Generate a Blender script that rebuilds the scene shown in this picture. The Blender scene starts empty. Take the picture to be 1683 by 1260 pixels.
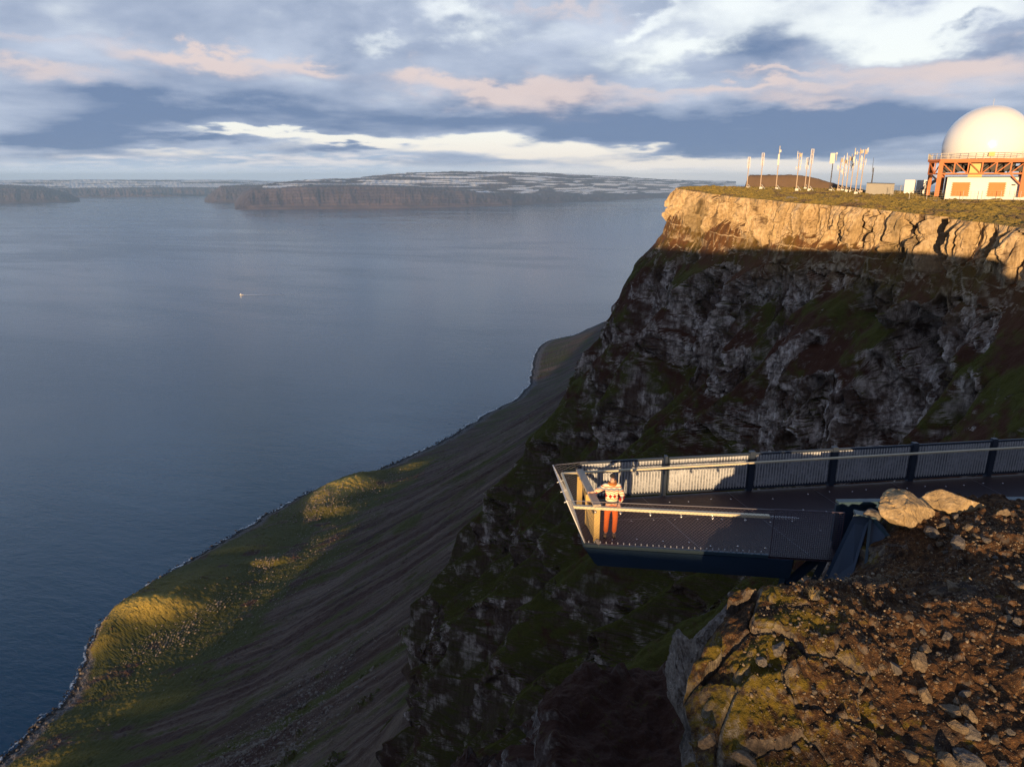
import bpy, bmesh, math, random
import numpy as np
from mathutils import Vector, Matrix, Quaternion
C = bpy.context
S = C.scene
COL = S.collection
rad = math.radians
random.seed(4)
H0 = 650.0                       # flying height of the camera above the sea (m)
SUN_EL, SUN_AZ = 3.0, 18.0       # low evening sun; azimuth the light travels towards

# ------------------------------------------------------------------ numpy noise
_rng = np.random.default_rng(11)
_PERM = _rng.permutation(4096).astype(np.int32)
_ANG = _rng.random(4096).astype(np.float32) * 2 * np.pi
_GX, _GY = np.cos(_ANG), np.sin(_ANG)
_VAL = _rng.random(4096).astype(np.float32)
_VAL2 = _rng.random(4096).astype(np.float32)

def _hash(ix, iy, seed):
    return _PERM[(_PERM[(ix + seed * 131) & 4095] + iy * 7 + seed * 17) & 4095]

def pnoise(x, y, seed=0):
    x = np.asarray(x, np.float32); y = np.asarray(y, np.float32)
    x, y = np.broadcast_arrays(x, y)
    fx, fy = np.floor(x), np.floor(y)
    ix, iy = fx.astype(np.int32), fy.astype(np.int32)
    x = x - fx; y = y - fy
    u = x * x * x * (x * (x * 6 - 15) + 10); v = y * y * y * (y * (y * 6 - 15) + 10)
    def g(dx, dy):
        h = _hash(ix + dx, iy + dy, seed)
        return _GX[h] * (x - dx) + _GY[h] * (y - dy)
    a = g(0, 0); a = a + u * (g(1, 0) - a)
    b = g(0, 1); b = b + u * (g(1, 1) - b)
    return (a + v * (b - a)) * 1.5

def fbm(x, y, octaves=4, seed=0, gain=0.5):
    r = 0; amp = 1.0; f = 1.0
    for i in range(octaves):
        r = r + amp * pnoise(x * f + 13.7 * i, y * f - 7.3 * i, seed + i)
        amp *= gain; f *= 2.03
    return r

def n3(x, y, z, sh, sv, seed=0, octaves=1):
    """noise in space: plan noise that changes from layer to layer (sh, sv: sizes across and up)"""
    r = 0; amp = 1.0
    for i in range(octaves):
        k = np.floor(z / sv); f = z / sv - k; f = f * f * (3 - 2 * f); s_ = seed + 7 * i
        a = pnoise(x / sh + k * 17.31, y / sh - k * 9.17, s_); b = pnoise(x / sh + (k + 1) * 17.31, y / sh - (k + 1) * 9.17, s_)
        r = r + amp * (a + f * (b - a)) * 1.2
        amp *= 0.5; sh = sh / 2.03; sv = sv / 2.03
    return r

def ridged(x, y, octaves=3, seed=0):
    r = 0; amp = 1.0; f = 1.0
    for i in range(octaves):
        r = r + amp * (1 - 2 * np.abs(pnoise(x * f + 5.1 * i, y * f, seed + i)))
        amp *= 0.5; f *= 2.1
    return r / 1.75

def worley(x, y, seed=0, tilt=False):
    """F1, F2 and the random value of the nearest cell."""
    x = np.asarray(x, np.float32); y = np.asarray(y, np.float32)
    x, y = np.broadcast_arrays(x, y)
    fx, fy = np.floor(x), np.floor(y)
    ix, iy = fx.astype(np.int32), fy.astype(np.int32)
    x = x - fx; y = y - fy
    f1 = np.full(x.shape, 9, np.float32); f2 = f1.copy(); cid = np.zeros(x.shape, np.float32); tl = cid.copy()
    for dx in (-1, 0, 1):
        for dy in (-1, 0, 1):
            h = _hash(ix + dx, iy + dy, seed)
            ex = dx + 0.1 + 0.8 * _VAL[h] - x; ey = dy + 0.1 + 0.8 * _VAL2[h] - y
            d = ex * ex + ey * ey
            near = d < f1
            f2 = np.where(near, f1, np.minimum(f2, d))
            cid = np.where(near, _VAL[(h * 3 + 7) & 4095], cid)
            if tilt: tl = np.where(near, ex * (_VAL2[(h * 5 + 3) & 4095] - 0.5) + ey * (_VAL[(h * 7 + 11) & 4095] - 0.5), tl)
            f1 = np.where(near, d, f1)
    if tilt: return np.sqrt(f1), np.sqrt(f2), cid, tl
    return np.sqrt(f1), np.sqrt(f2), cid

def sstep(a, b, x):
    k = np.clip((x - a) / (b - a), 0, 1)
    return k * k * (3 - 2 * k)

def gauss_rows(A, sig, dx):
    """Gaussian blur of 1-D array A with edge padding."""
    n = max(1, int(sig * 3 / dx)); k = np.exp(-0.5 * (np.arange(-n, n + 1) * dx / max(sig, 1e-6)) ** 2); k /= k.sum()
    return np.convolve(np.pad(A, n, mode='edge'), k, 'valid')

# ------------------------------------------------------------------ object helpers
def tag(o, label=None, cat=None, group=None, kind=None):
    if label: o['label'] = label
    if cat: o['category'] = cat
    if group: o['group'] = group
    if kind: o['kind'] = kind
    return o

def link(o, parent=None):
    COL.objects.link(o)
    if parent is not None: o.parent = parent
    return o

def empty(name, loc=(0, 0, 0), rz=0.0):
    o = bpy.data.objects.new(name, None); COL.objects.link(o)
    o.location = loc; o.rotation_euler = (0, 0, rz); o.empty_display_size = 0.2
    return o

def copy_tree(o, parent=None):
    c = o.copy(); COL.objects.link(c)
    if parent is not None: c.parent = parent
    for ch in list(o.children): copy_tree(ch, c)
    return c

def np_mesh(name, V, F, mat, parent=None, smooth=False, attrs=None):
    """V (n,3) floats, F (m,k) ints (all faces of k corners)."""
    me = bpy.data.meshes.new(name)
    V = np.ascontiguousarray(V, np.float32); F = np.ascontiguousarray(F, np.int32)
    m, k = F.shape
    me.vertices.add(len(V)); me.vertices.foreach_set('co', V.ravel())
    me.loops.add(m * k); me.loops.foreach_set('vertex_index', F.ravel())
    me.polygons.add(m)
    me.polygons.foreach_set('loop_start', np.arange(0, m * k, k, dtype=np.int32))
    me.update(calc_edges=True)
    if smooth: me.polygons.foreach_set('use_smooth', np.ones(m, bool))
    else: me.polygons.foreach_set('use_smooth', np.zeros(m, bool))
    for an, (typ, arr) in (attrs or {}).items():
        at = me.attributes.new(an, typ, 'POINT')
        at.data.foreach_set('vector' if typ == 'FLOAT_VECTOR' else 'value', np.ascontiguousarray(arr, np.float32).ravel())
    me.materials.append(mat)
    o = bpy.data.objects.new(name, me)
    return link(o, parent)

def grid_faces(n, m, wrap=False):
    i = np.arange(n - 1)[:, None] * m; j = np.arange(m - 1)[None, :]
    a = (i + j).ravel()
    F = np.stack([a, a + 1, a + m + 1, a + m], 1)
    return F

def grid_mesh(name, P, mat, smooth=False, attrs=None, flip=False):
    n, m = P.shape[:2]
    F = grid_faces(n, m)
    if flip: F = F[:, ::-1]
    return np_mesh(name, P.reshape(-1, 3), F, mat, None, smooth, attrs)

def root_loc(o):
    while o.parent is not None: o = o.parent
    return Vector(o.location)

class MB:
    """Collects boxes, beams, tubes and polygons, builds ONE mesh object."""
    def __init__(self): self.bm = bmesh.new()
    def box(self, c, size, rz=0.0, M=None):
        m = Matrix.Translation(c) @ Matrix.Rotation(rz, 4, 'Z') @ Matrix.Diagonal((*size, 1))
        if M is not None: m = M @ m
        bmesh.ops.create_cube(self.bm, size=1, matrix=m); return self
    def beam(self, a, b, w, h, up=(0, 0, 1)):
        a, b = Vector(a), Vector(b); d = b - a; L = d.length; x = d / L
        u = Vector(up); y = u.cross(x)
        if y.length < 1e-4: y = Vector((0, 1, 0)).cross(x)
        y.normalize(); z = x.cross(y)
        m = Matrix((x * L, y * w, z * h)).transposed().to_4x4(); m.translation = (a + b) / 2
        bmesh.ops.create_cube(self.bm, size=1, matrix=m); return self
    def tube(self, a, b, r, r2=None, seg=8):
        a, b = Vector(a), Vector(b); d = b - a
        q = d.to_track_quat('Z', 'Y').to_matrix().to_4x4(); q.translation = (a + b) / 2
        bmesh.ops.create_cone(self.bm, cap_ends=True, segments=seg, radius1=r, radius2=r if r2 is None else r2, depth=d.length, matrix=q); return self
    def ball(self, c, r, sub=2, scale=(1, 1, 1)):
        bmesh.ops.create_icosphere(self.bm, subdivisions=sub, radius=r, matrix=Matrix.Translation(c) @ Matrix.Diagonal((*scale, 1))); return self
    def slab(self, pts, n, th):
        """polygon pts (3-D, planar) thickened by th along n."""
        n = Vector(n).normalized() * th
        A = [self.bm.verts.new(Vector(p)) for p in pts]; B = [self.bm.verts.new(Vector(p) + n) for p in pts]
        self.bm.faces.new(A[::-1]); self.bm.faces.new(B)
        for i in range(len(pts)):
            j = (i + 1) % len(pts); self.bm.faces.new((A[i], A[j], B[j], B[i]))
        return self
    def build(self, name, mat, parent=None, bevel=0.0, smooth=False, local=False):
        bm = self.bm
        if parent is not None and not local:
            bmesh.ops.translate(bm, verts=bm.verts, vec=-root_loc(parent))
        bmesh.ops.recalc_face_normals(bm, faces=bm.faces)
        if bevel: bmesh.ops.bevel(bm, geom=bm.edges[:], offset=bevel, segments=1, affect='EDGES', clamp_overlap=True)
        me = bpy.data.meshes.new(name); bm.to_mesh(me); bm.free()
        if smooth:
            for p in me.polygons: p.use_smooth = True
        me.materials.append(mat)
        return link(bpy.data.objects.new(name, me), parent)

# ------------------------------------------------------------------ node-expression helper
class X:
    def __init__(s, nt, sock): s.nt, s.s = nt, sock
    def _m(s, op, *o, **k):
        n = s.nt.nodes.new('ShaderNodeMath'); n.operation = op
        if k.get('clamp'): n.use_clamp = True
        for i, v in enumerate((s,) + o): setin(s.nt, n.inputs[i], v)
        return X(s.nt, n.outputs[0])
    def __add__(s, o): return s._m('ADD', o)
    __radd__ = __add__
    def __mul__(s, o): return s._m('MULTIPLY', o)
    __rmul__ = __mul__
    def __sub__(s, o): return s._m('SUBTRACT', o)
    def __rsub__(s, o): return s._m('MULTIPLY', -1.0)._m('ADD', o)
    def __truediv__(s, o): return s._m('DIVIDE', o)
    def f(s, op, *o): return s._m(op, *o)
    def clamp(s): return s._m('ADD', 0.0, clamp=True)
    def ss(s, a, b):
        n = s.nt.nodes.new('ShaderNodeMapRange'); n.interpolation_type = 'SMOOTHSTEP'
        if a > b:
            setin(s.nt, n.inputs[0], s); n.inputs[1].default_value = b; n.inputs[2].default_value = a
            n.inputs[3].default_value = 1; n.inputs[4].default_value = 0
        else:
            setin(s.nt, n.inputs[0], s); n.inputs[1].default_value = a; n.inputs[2].default_value = b
        return X(s.nt, n.outputs[0])

def setin(nt, inp, v):
    if isinstance(v, X): nt.links.new(v.s, inp)
    elif isinstance(v, (int, float)):
        if inp.type in ('RGBA',): inp.default_value = (v, v, v, 1)
        elif inp.type == 'VECTOR': inp.default_value = (v, v, v)
        else: inp.default_value = v
    else:
        v = tuple(v)
        if inp.type == 'RGBA' and len(v) == 3: v = v + (1,)
        inp.default_value = v

class NT:
    """thin wrapper that makes nodes"""
    def __init__(s, nt): s.nt = nt
    def node(s, typ): return s.nt.nodes.new(typ)
    def sep(s, v):
        n = s.node('ShaderNodeSeparateXYZ'); setin(s.nt, n.inputs[0], v); return [X(s.nt, n.outputs[i]) for i in range(3)]
    def comb(s, x, y, z):
        n = s.node('ShaderNodeCombineXYZ')
        for i, v in enumerate((x, y, z)): setin(s.nt, n.inputs[i], v)
        return X(s.nt, n.outputs[0])
    def vscale(s, v, sc):
        n = s.node('ShaderNodeVectorMath'); n.operation = 'MULTIPLY'; setin(s.nt, n.inputs[0], v); setin(s.nt, n.inputs[1], sc); return X(s.nt, n.outputs[0])
    def vadd(s, v, sc):
        n = s.node('ShaderNodeVectorMath'); n.operation = 'ADD'; setin(s.nt, n.inputs[0], v); setin(s.nt, n.inputs[1], sc); return X(s.nt, n.outputs[0])
    def noise(s, v, scale=1.0, detail=4.0, rough=0.55, dist=0.0, col=False):
        n = s.node('ShaderNodeTexNoise'); setin(s.nt, n.inputs['Vector'], v); setin(s.nt, n.inputs['Scale'], scale)
        n.inputs['Detail'].default_value = detail; n.inputs['Roughness'].default_value = rough; n.inputs['Distortion'].default_value = dist
        return X(s.nt, n.outputs['Color' if col else 'Fac'])
    def voro(s, v, scale=1.0, feature='F1', out='Distance', rnd=1.0):
        n = s.node('ShaderNodeTexVoronoi'); n.feature = feature; setin(s.nt, n.inputs['Vector'], v); setin(s.nt, n.inputs['Scale'], scale)
        n.inputs['Randomness'].default_value = rnd
        return X(s.nt, n.outputs[out])
    def mix(s, a, b, f):
        n = s.node('ShaderNodeMix'); n.data_type = 'RGBA'
        setin(s.nt, n.inputs[0], f); setin(s.nt, n.inputs[6], a); setin(s.nt, n.inputs[7], b); return X(s.nt, n.outputs[2])
    def cmul(s, a, b):
        n = s.node('ShaderNodeMix'); n.data_type = 'RGBA'; n.blend_type = 'MULTIPLY'
        n.inputs[0].default_value = 1; setin(s.nt, n.inputs[6], a); setin(s.nt, n.inputs[7], b); return X(s.nt, n.outputs[2])
    def attr(s, name, vec=False):
        n = s.node('ShaderNodeAttribute'); n.attribute_name = name; return X(s.nt, n.outputs['Vector' if vec else 'Fac'])
    def geo(s, o): 
        n = s.node('ShaderNodeNewGeometry'); return X(s.nt, n.outputs[o])
    def coord(s, o):
        n = s.node('ShaderNodeTexCoord'); return X(s.nt, n.outputs[o])
    def bump(s, h, strength=0.5, dist=0.1):
        n = s.node('ShaderNodeBump'); setin(s.nt, n.inputs['Strength'], strength); setin(s.nt, n.inputs['Distance'], dist); setin(s.nt, n.inputs['Height'], h)
        return X(s.nt, n.outputs[0])

def material(name, build):
    m = bpy.data.materials.new(name); m.use_nodes = True
    nt = m.node_tree; b = nt.nodes['Principled BSDF']
    for k, v in build(NT(nt)).items(): setin(nt, b.inputs[k], v)
    return m

def plain(name, col, rough=0.6, metal=0.0, var=0.25, scale=6.0, spec=0.5, bump=0.0):
    """painted / metal / cloth surface with a little wear"""
    def f(g):
        p = g.coord('Object'); n = g.noise(p, scale, 5, 0.65); n2 = g.noise(p, scale * 9, 3, 0.6)
        k = (n * 0.7 + n2 * 0.3 - 0.5) * (2 * var) + 1.0
        c = g.cmul(tuple(col), g.comb(k, k, k))
        d = {'Base Color': c, 'Roughness': ((n2 - 0.5) * 0.3 + rough).clamp(), 'Metallic': metal, 'Specular IOR Level': spec}
        if bump: d['Normal'] = g.bump(n2, bump, 0.02)
        return d
    return material(name, f)

# ================================================================== camera, sun, sky
S.view_settings.view_transform = 'Standard'; S.view_settings.look = 'None'
S.view_settings.exposure = 0.90; S.view_settings.gamma = 1.0
S.render.engine = 'CYCLES'
S.cycles.use_denoising = True; S.cycles.denoising_prefilter = 'NONE'
try: S.cycles.denoiser = 'OPENIMAGEDENOISE'
except Exception: pass
S.cycles.max_bounces = 5; S.cycles.diffuse_bounces = 2; S.cycles.glossy_bounces = 3
S.cycles.transmission_bounces = 4; S.cycles.volume_bounces = 0; S.cycles.transparent_max_bounces = 12
S.cycles.sample_clamp_indirect = 4.0
S.cycles.caustics_reflective = False; S.cycles.caustics_refractive = False

cam = bpy.data.cameras.new('camera'); camo = link(bpy.data.objects.new('camera', cam))
cam.sensor_width = 36.0; cam.lens = 24.77; cam.clip_start = 0.1; cam.clip_end = 400000
camo.location = (0, 0, H0); camo.rotation_euler = (rad(90 - 16.1), 0, 0)
S.camera = camo

LDIR = Vector((math.sin(rad(SUN_AZ)) * math.cos(rad(SUN_EL)), math.cos(rad(SUN_AZ)) * math.cos(rad(SUN_EL)), -math.sin(rad(SUN_EL))))
sun = bpy.data.lights.new('sun', 'SUN'); sun.energy = 5.0; sun.angle = rad(0.5); sun.color = (1.0, 0.66, 0.33)
suno = link(bpy.data.objects.new('sun', sun)); suno.rotation_euler = LDIR.to_track_quat('-Z', 'Y').to_euler(); suno.location = (-300, -900, 900)

def build_world():
    w = bpy.data.worlds.new('World'); S.world = w; w.use_nodes = True
    nt = w.node_tree; g = NT(nt)
    bg = nt.nodes['Background']
    sky = nt.nodes.new('ShaderNodeTexSky'); sky.sky_type = 'NISHITA'; sky.sun_disc = False
    sky.sun_elevation = rad(SUN_EL); sky.sun_rotation = rad(180 + SUN_AZ); sky.altitude = 600
    skyc = X(nt, sky.outputs[0])
    d = g.coord('Generated')
    nrm = nt.nodes.new('ShaderNodeVectorMath'); nrm.operation = 'NORMALIZE'; setin(nt, nrm.inputs[0], d)
    x, y, z = g.sep(X(nt, nrm.outputs[0]))
    e = z.f('ARCSINE') * 57.2958
    a = x.f('ARCTAN2', y) * 57.2958
    ep = e.f('MAXIMUM', 0.0)
    le = (ep * 0.55 + 1.0).f('LOGARITHM', 2.71828) * 2.1
    q = g.comb(a * 0.085, le, 3.7)
    wn = g.noise(g.vscale(q, (1.0, 1.1, 1)), 1.3, 3, 0.5, col=True)
    wx, wy, _ = g.sep(wn)
    wf = g.noise(g.vscale(q, (1.2, 1.0, 1)), 4.0, 6, 0.55, col=True)
    fx, fy, fz = g.sep(wf)
    esc = ep * 0.22 + 0.45                              # detail gets finer towards the horizon
    aw = a + (wx - 0.5) * 9.0 + (fx - 0.5) * 5.0
    ew = e + (wy - 0.5) * esc * 2.2 + (fy - 0.5) * esc * 1.3
    n1 = g.noise(g.vscale(q, (1.0, 1.15, 1)), 1.35, 7, 0.50, 0.15)
    n2 = g.noise(g.vscale(q, (1.0, 1.15, 1)), 1.25, 7, 0.52, 0.15)
    def blobs(L, k=1.0, asym=False):
        t = None
        for a0, e0, sa, se, amp in L:
            u = (aw - a0) * (1 / (sa * k)); v = (ew - e0) * (1 / (se * k))
            if asym: v = v + v.f('MAXIMUM', 0.0) * 0.7
            r = (u * u + v * v) * -1.0
            b = r.f('EXPONENT') * amp
            t = b if t is None else t + b
        return t
    GAP = [(13.7, 9.44, 5.4, 1.16, 1.0), (27.3, 9.9, 6.6, 1.7, 0.95), (17.6, 11.51, 7.7, 0.92, 0.5), (-3.6, 11.27, 4.0, 1.54, 0.75),
           (-8.2, 9.29, 2.2, 0.48, 0.35), (9.7, 11.33, 2.6, 0.76, 0.8), (-19.0, 3.33, 6.9, 0.34, 1.0), (-12.9, 3.04, 5.9, 0.55, 1.2),
           (-3.8, 2.60, 6.6, 0.55, 1.1), (4.2, 2.0, 5.1, 0.49, 1.1), (-25.9, 1.86, 2.3, 0.24, 0.5), (11.1, 1.24, 6.2, 0.44, 1.1),
           (20.7, 0.76, 6.3, 0.59, 1.1), (28.6, 0.55, 5.5, 0.56, 1.0), (10.2, 2.3, 2.3, 0.22, 0.7)]
    DARK = [(18.4, 3.01, 10.2, 1.74, 1.0), (2.7, 4.05, 9.1, 1.21, 0.9), (-23.7, 4.45, 12.6, 1.1, 0.8), (17.1, 9.10, 4.4, 0.77, 0.5),
            (29.4, 9.35, 1.3, 0.28, 0.8), (32.8, 8.45, 1.9, 0.55, 0.6), (-29.4, 2.88, 3.3, 0.84, 0.9), (-22.7, 2.80, 3.4, 0.34, 1.0),
            (-13.0, 2.35, 2.7, 0.22, 1.0), (-32.6, 2.3, 2.0, 0.67, 0.7), (26.3, 3.83, 7.0, 0.97, 0.8), (-12.4, 10.65, 3.0, 1.52, 0.5)]
    PINK = [(-24.3, 8.42, 3.1, 0.52, 1.0), (-21.3, 8.23, 2.4, 0.46, 0.7), (-16.4, 8.15, 2.5, 0.55, 0.8), (-13.5, 8.18, 1.3, 0.32, 0.7),
            (-31.9, 6.45, 3.8, 0.43, 0.8), (-6.9, 7.28, 1.4, 0.74, 1.0), (-2.4, 6.96, 3.4, 0.54, 1.0), (1.8, 6.62, 2.7, 0.42, 0.5),
            (4.1, 5.55, 2.7, 0.59, 0.8), (11.7, 6.28, 6.0, 0.41, 0.7), (18.1, 6.5, 4.4, 0.36, 0.7), (21.9, 5.48, 2.3, 0.36, 0.7),
            (27.6, 7.54, 4.1, 0.73, 0.9), (32.4, 6.84, 2.8, 0.88, 0.8), (19.6, 7.54, 2.4, 0.23, 0.6), (3.5, 12.2, 2.4, 0.38, 0.7),
            (-32.9, 8.51, 1.9, 0.34, 0.4)]
    LOWC = [(-27.9, 0.83, 10.4, 0.88, 1.0), (-11.3, 1.06, 5.5, 0.88, 1.0), (2.8, 0.94, 5.6, 0.54, 0.6), (-19.9, 1.73, 2.5, 0.34, 0.8)]
    gap, dark, pink, low = blobs(GAP, 0.95), blobs(DARK, 1.1), blobs(PINK, 1.6, True), blobs(LOWC)
    D = (n1 - 0.5) * 1.7 + 0.80 - gap * 0.95 + dark * 0.55 + pink * 0.4
    cover = D.ss(0.02, 0.80)
    # tones (linear radiance x10; the Background strength is 0.1)
    shade = ((n2 - 0.5) * 1.9 + 0.33 + dark * (0.45 + n1 * 0.7) - gap * 0.3 + (n1 - 0.5) * 0.5 - (e - 7.0) * 0.015).clamp()
    cl = g.mix((5.9, 6.6, 8.0), (1.75, 2.55, 4.2), shade)
    cl = g.mix(cl, (8.4, 6.9, 6.5), (pink * (n1 * 1.3 + n2 * 1.3 - 0.42)).ss(0.0, 1.15) * 0.85)
    # pale band of low cloud and mist over the water
    lowm = (low * (n2 * 1.1 + 0.5)).ss(0.15, 0.9)
    clear = g.mix(g.cmul(skyc, (5.0, 5.0, 5.0)), (9.2, 9.4, 9.8), 0.86)
    warm = e.ss(4.0, 0.3)
    clear = g.mix(clear, (10.5, 9.4, 8.2), warm * 0.75)
    col = g.mix(clear, cl, cover)
    col = g.mix(col, g.mix((4.4, 5.5, 7.2), (9.5, 9.0, 8.9), (n1 * 0.5 + fz * 0.8 - 0.12).ss(0.40, 0.66)), lowm * 0.9)
    col = g.mix(col, g.mix((7.6, 8.6, 10.0), (12.5, 11.6, 10.8), a.ss(-10.0, 10.0)), e.ss(1.5, 0.3) * (n2 * 0.9 + 0.45).clamp())
    # away from the view: a darker dusk sky overhead and to the back
    hi = e.ss(13.0, 24.0)
    col = g.mix(col, g.mix(g.cmul(skyc, (3.0, 3.0, 3.0)), g.mix((6.8, 9.6, 13.5), (0.7, 1.6, 3.6), e.ss(19.0, 42.0)), n1.ss(0.30, 0.55)), hi * 0.9)
    bk = y.ss(0.25, -0.4)
    col = g.mix(col, g.mix((1.5, 1.8, 2.6), (2.6, 2.2, 2.1), n1.ss(0.4, 0.65)), bk * 0.88)
    col = g.mix(col, (2.6, 3.3, 4.4), e.ss(0.0, -1.0))
    setin(nt, bg.inputs[0], col); bg.inputs[1].default_value = 0.054
build_world()

# ================================================================== sea and haze
def m_sea(g):
    p = g.geo('Position')
    x, y, z = g.sep(p)
    # waves run obliquely across the fjord
    pr = g.comb(x * 0.30 + y * 0.95, x * 0.95 - y * 0.30, 0.0)
    w1 = g.noise(g.vscale(pr, (1 / 9.0, 1 / 26.0, 1)), 1.0, 4, 0.6, 0.6)
    w2 = g.noise(g.vscale(pr, (1 / 34.0, 1 / 90.0, 1)), 1.0, 3, 0.55, 0.4)
    slick = g.noise(g.vscale(pr, (1 / 1500.0, 1 / 4200.0, 1)), 1.0, 5, 0.6, 1.2)
    slick2 = g.noise(g.vscale(pr, (1 / 260.0, 1 / 900.0, 1)), 1.0, 4, 0.6, 0.8)
    lee = (((x - 1500.0) * (1 / 3000.0)).f('POWER', 2.0) + ((y - 11500.0) * (1 / 6500.0)).f('POWER', 2.0)) * -1.0
    lee = lee.f('EXPONENT')
    calm = (slick * 0.7 + slick2 * 0.3 + lee * 0.16).ss(0.42, 0.62)
    h = w1 * 0.9 + w2 * 1.6
    nrm = g.bump(h, 0.45 - calm * 0.22, 1.6)
    return {'Base Color': (0.001, 0.042, 0.098), 'Roughness': 0.22 - calm * 0.10, 'IOR': 1.33, 'Specular IOR Level': 0.5, 'Normal': nrm}
M_sea = material('sea_water', m_sea)
R_ = 90000.0
gs = np.sinh(np.linspace(-1, 1, 81) * 5.0) / math.sinh(5.0) * R_
gx_, gy_ = np.meshgrid(gs - 600, gs + 1500, indexing='ij')
sea = grid_mesh('sea', np.stack([gx_, gy_, 0 * gx_], 2), M_sea, True, None, True)
tag(sea, kind='structure')

def build_haze():
    m = bpy.data.materials.new('haze_air'); m.use_nodes = True
    nt = m.node_tree; nt.nodes.clear()
    out = nt.nodes.new('ShaderNodeOutputMaterial'); v = nt.nodes.new('ShaderNodeVolumePrincipled')
    v.inputs['Color'].default_value = (0.38, 0.62, 1.0, 1); v.inputs['Density'].default_value = 2.5e-5
    v.inputs['Anisotropy'].default_value = 0.0
    nt.links.new(v.outputs[0], out.inputs['Volume'])
    b = MB(); b.box((0, 0, 475), (92000, 92000, 1050))
    o = b.build('haze', m); tag(o, kind='stuff')
USE_HAZE = True
if USE_HAZE: build_haze()

# ================================================================== coast: cliffs, scree and shore as one surface
# (t, w): t runs along the coast (azimuth 18.6 degrees), w outward to the sea
TX, TY = 0.319, 0.948
def to_xy(t, w): return TX * t - TY * w, TY * t + TX * w

def m_land(g):
    p = g.geo('Position'); N = g.geo('Normal'); nx, ny, nz = g.sep(N)
    t, w, zz = g.sep(g.attr('tw', True))
    ledge = g.attr('ledge')
    big = g.noise(p, 1 / 14.0, 4, 0.6); med = g.noise(p, 1 / 3.2, 5, 0.65); fine = g.noise(p, 1.3, 5, 0.7)
    col_ = g.noise(g.vscale(p, (0.75, 0.75, 0.11)), 1.0, 6, 0.7)
    # bare basalt: dark grey with pale weathering and lichen
    k = (col_ * 0.45 + med * 0.3 + fine * 0.25)
    rock = g.mix((0.060, 0.049, 0.045), (0.40, 0.34, 0.315), k.ss(0.35, 0.54))
    rock = g.mix(rock, (0.74, 0.67, 0.63), (fine * 0.4 + col_ * 0.6).ss(0.46, 0.59) * 0.88)
    dirt = g.noise(p, 1 / 6.0, 5, 0.62)
    rock = g.mix(rock, g.mix((0.060, 0.030, 0.020), (0.10, 0.060, 0.040), fine), (dirt + zz.ss(612.0, 560.0) * 0.09).ss(0.46, 0.60) * 0.88)
    tan = zz.ss(622.0, 637.0)  # tan top stratum, with the lit band's golden sunlight put into its colour
    rock = g.mix(rock, g.cmul(g.mix((0.40, 0.275, 0.140), (0.56, 0.43, 0.25), med), g.mix((0.75, 0.72, 0.7), (1.1, 1.1, 1.1), fine.ss(0.35, 0.6))), tan * 0.85)
    stain = g.noise(g.vscale(p, (0.30, 0.30, 0.07)), 1.0, 5, 0.65)
    rock = g.mix(rock, (0.095, 0.060, 0.036), stain.ss(0.53, 0.66) * 0.8 * tan)
    rock = g.mix(rock, (0.055, 0.045, 0.02), (big.ss(0.52, 0.66) * 0.55))
    # soil and moss on the ledges
    soil = g.mix((0.050, 0.019, 0.011), (0.095, 0.040, 0.024), med)
    moss = g.mix((0.030, 0.034, 0.006), (0.105, 0.100, 0.016), fine)
    veg = (big * 0.6 + med * 0.4 + zz.ss(615.0, 540.0) * 0.10).ss(0.47, 0.58)
    soft = g.mix(soil, moss, veg)
    soft = g.mix(soft, (0.16, 0.075, 0.022), tan * 0.6)  # soil up there gets the same painted sun warmth
    sl = (nz + (fine - 0.5) * 0.35 + (ledge - 0.5) * 0.75).ss(0.30, 0.62)
    cliff = g.mix(rock, soft, sl)
    # scree and shore (streaks run down the slope)
    tws = g.comb(t * 0.055 + w * 0.012, w * 0.0035, 0.0)
    st = g.noise(tws, 1.0, 6, 0.62, 0.3); st2 = g.noise(g.vscale(tws, (4.5, 3.0, 1)), 1.0, 5, 0.65)
    st3 = g.noise(g.vscale(tws, (0.45, 0.8, 1)), 1.0, 4, 0.6)
    peb = g.voro(p, 0.9); peb2 = g.noise(p, 0.6, 5, 0.75)
    scr = g.mix((0.060, 0.042, 0.031), (0.190, 0.135, 0.098), (st2 * 0.6 + peb2 * 0.4).ss(0.35, 0.68))
    scr = g.mix(scr, (0.050, 0.021, 0.014), st.ss(0.46, 0.56) * 0.85)
    scr = g.mix(scr, (0.013, 0.011, 0.011), st2.ss(0.53, 0.60) * st3.ss(0.38, 0.52) * 0.6)
    scr = g.mix(scr, (0.15, 0.125, 0.105), st2.ss(0.42, 0.36) * st.ss(0.55, 0.45) * 0.6)
    grass = g.mix((0.030, 0.036, 0.005), (0.082, 0.076, 0.011), peb2)
    gm = (st3 * 0.55 + g.noise(p, 1 / 60.0, 4, 0.6) * 0.45)
    lowg = zz.ss(75.0, 12.0)
    grass = g.mix(grass, (0.50, 0.35, 0.07), g.attr('lit_front') * 1.3 * peb2.ss(0.3, 0.6))  # sunlit gold painted onto the sun-facing fronts of the mounds
    gv = (gm + g.attr('lit_front') * 0.5 + lowg * 0.04 + 0.055 + (st - 0.5) * -0.55 + (peb2 - 0.5) * 0.25 + g.attr('green') * 0.30).ss(0.56, 0.66)
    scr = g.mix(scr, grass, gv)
    stones = g.mix(scr, (0.20, 0.165, 0.14), peb2.ss(0.60, 0.66) * peb.ss(0.55, 0.3) * 0.8)
    beach = g.mix((0.16, 0.15, 0.15), (0.045, 0.036, 0.032), g.noise(p, 0.25, 4, 0.7).ss(0.4, 0.6))
    scr = g.mix(stones, beach, zz.ss(7.5, 3.5))
    scr = g.mix(scr, (0.016, 0.014, 0.013), zz.ss(2.6, 1.2))
    c = g.mix(cliff, scr, g.attr('scree').clamp())
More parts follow.
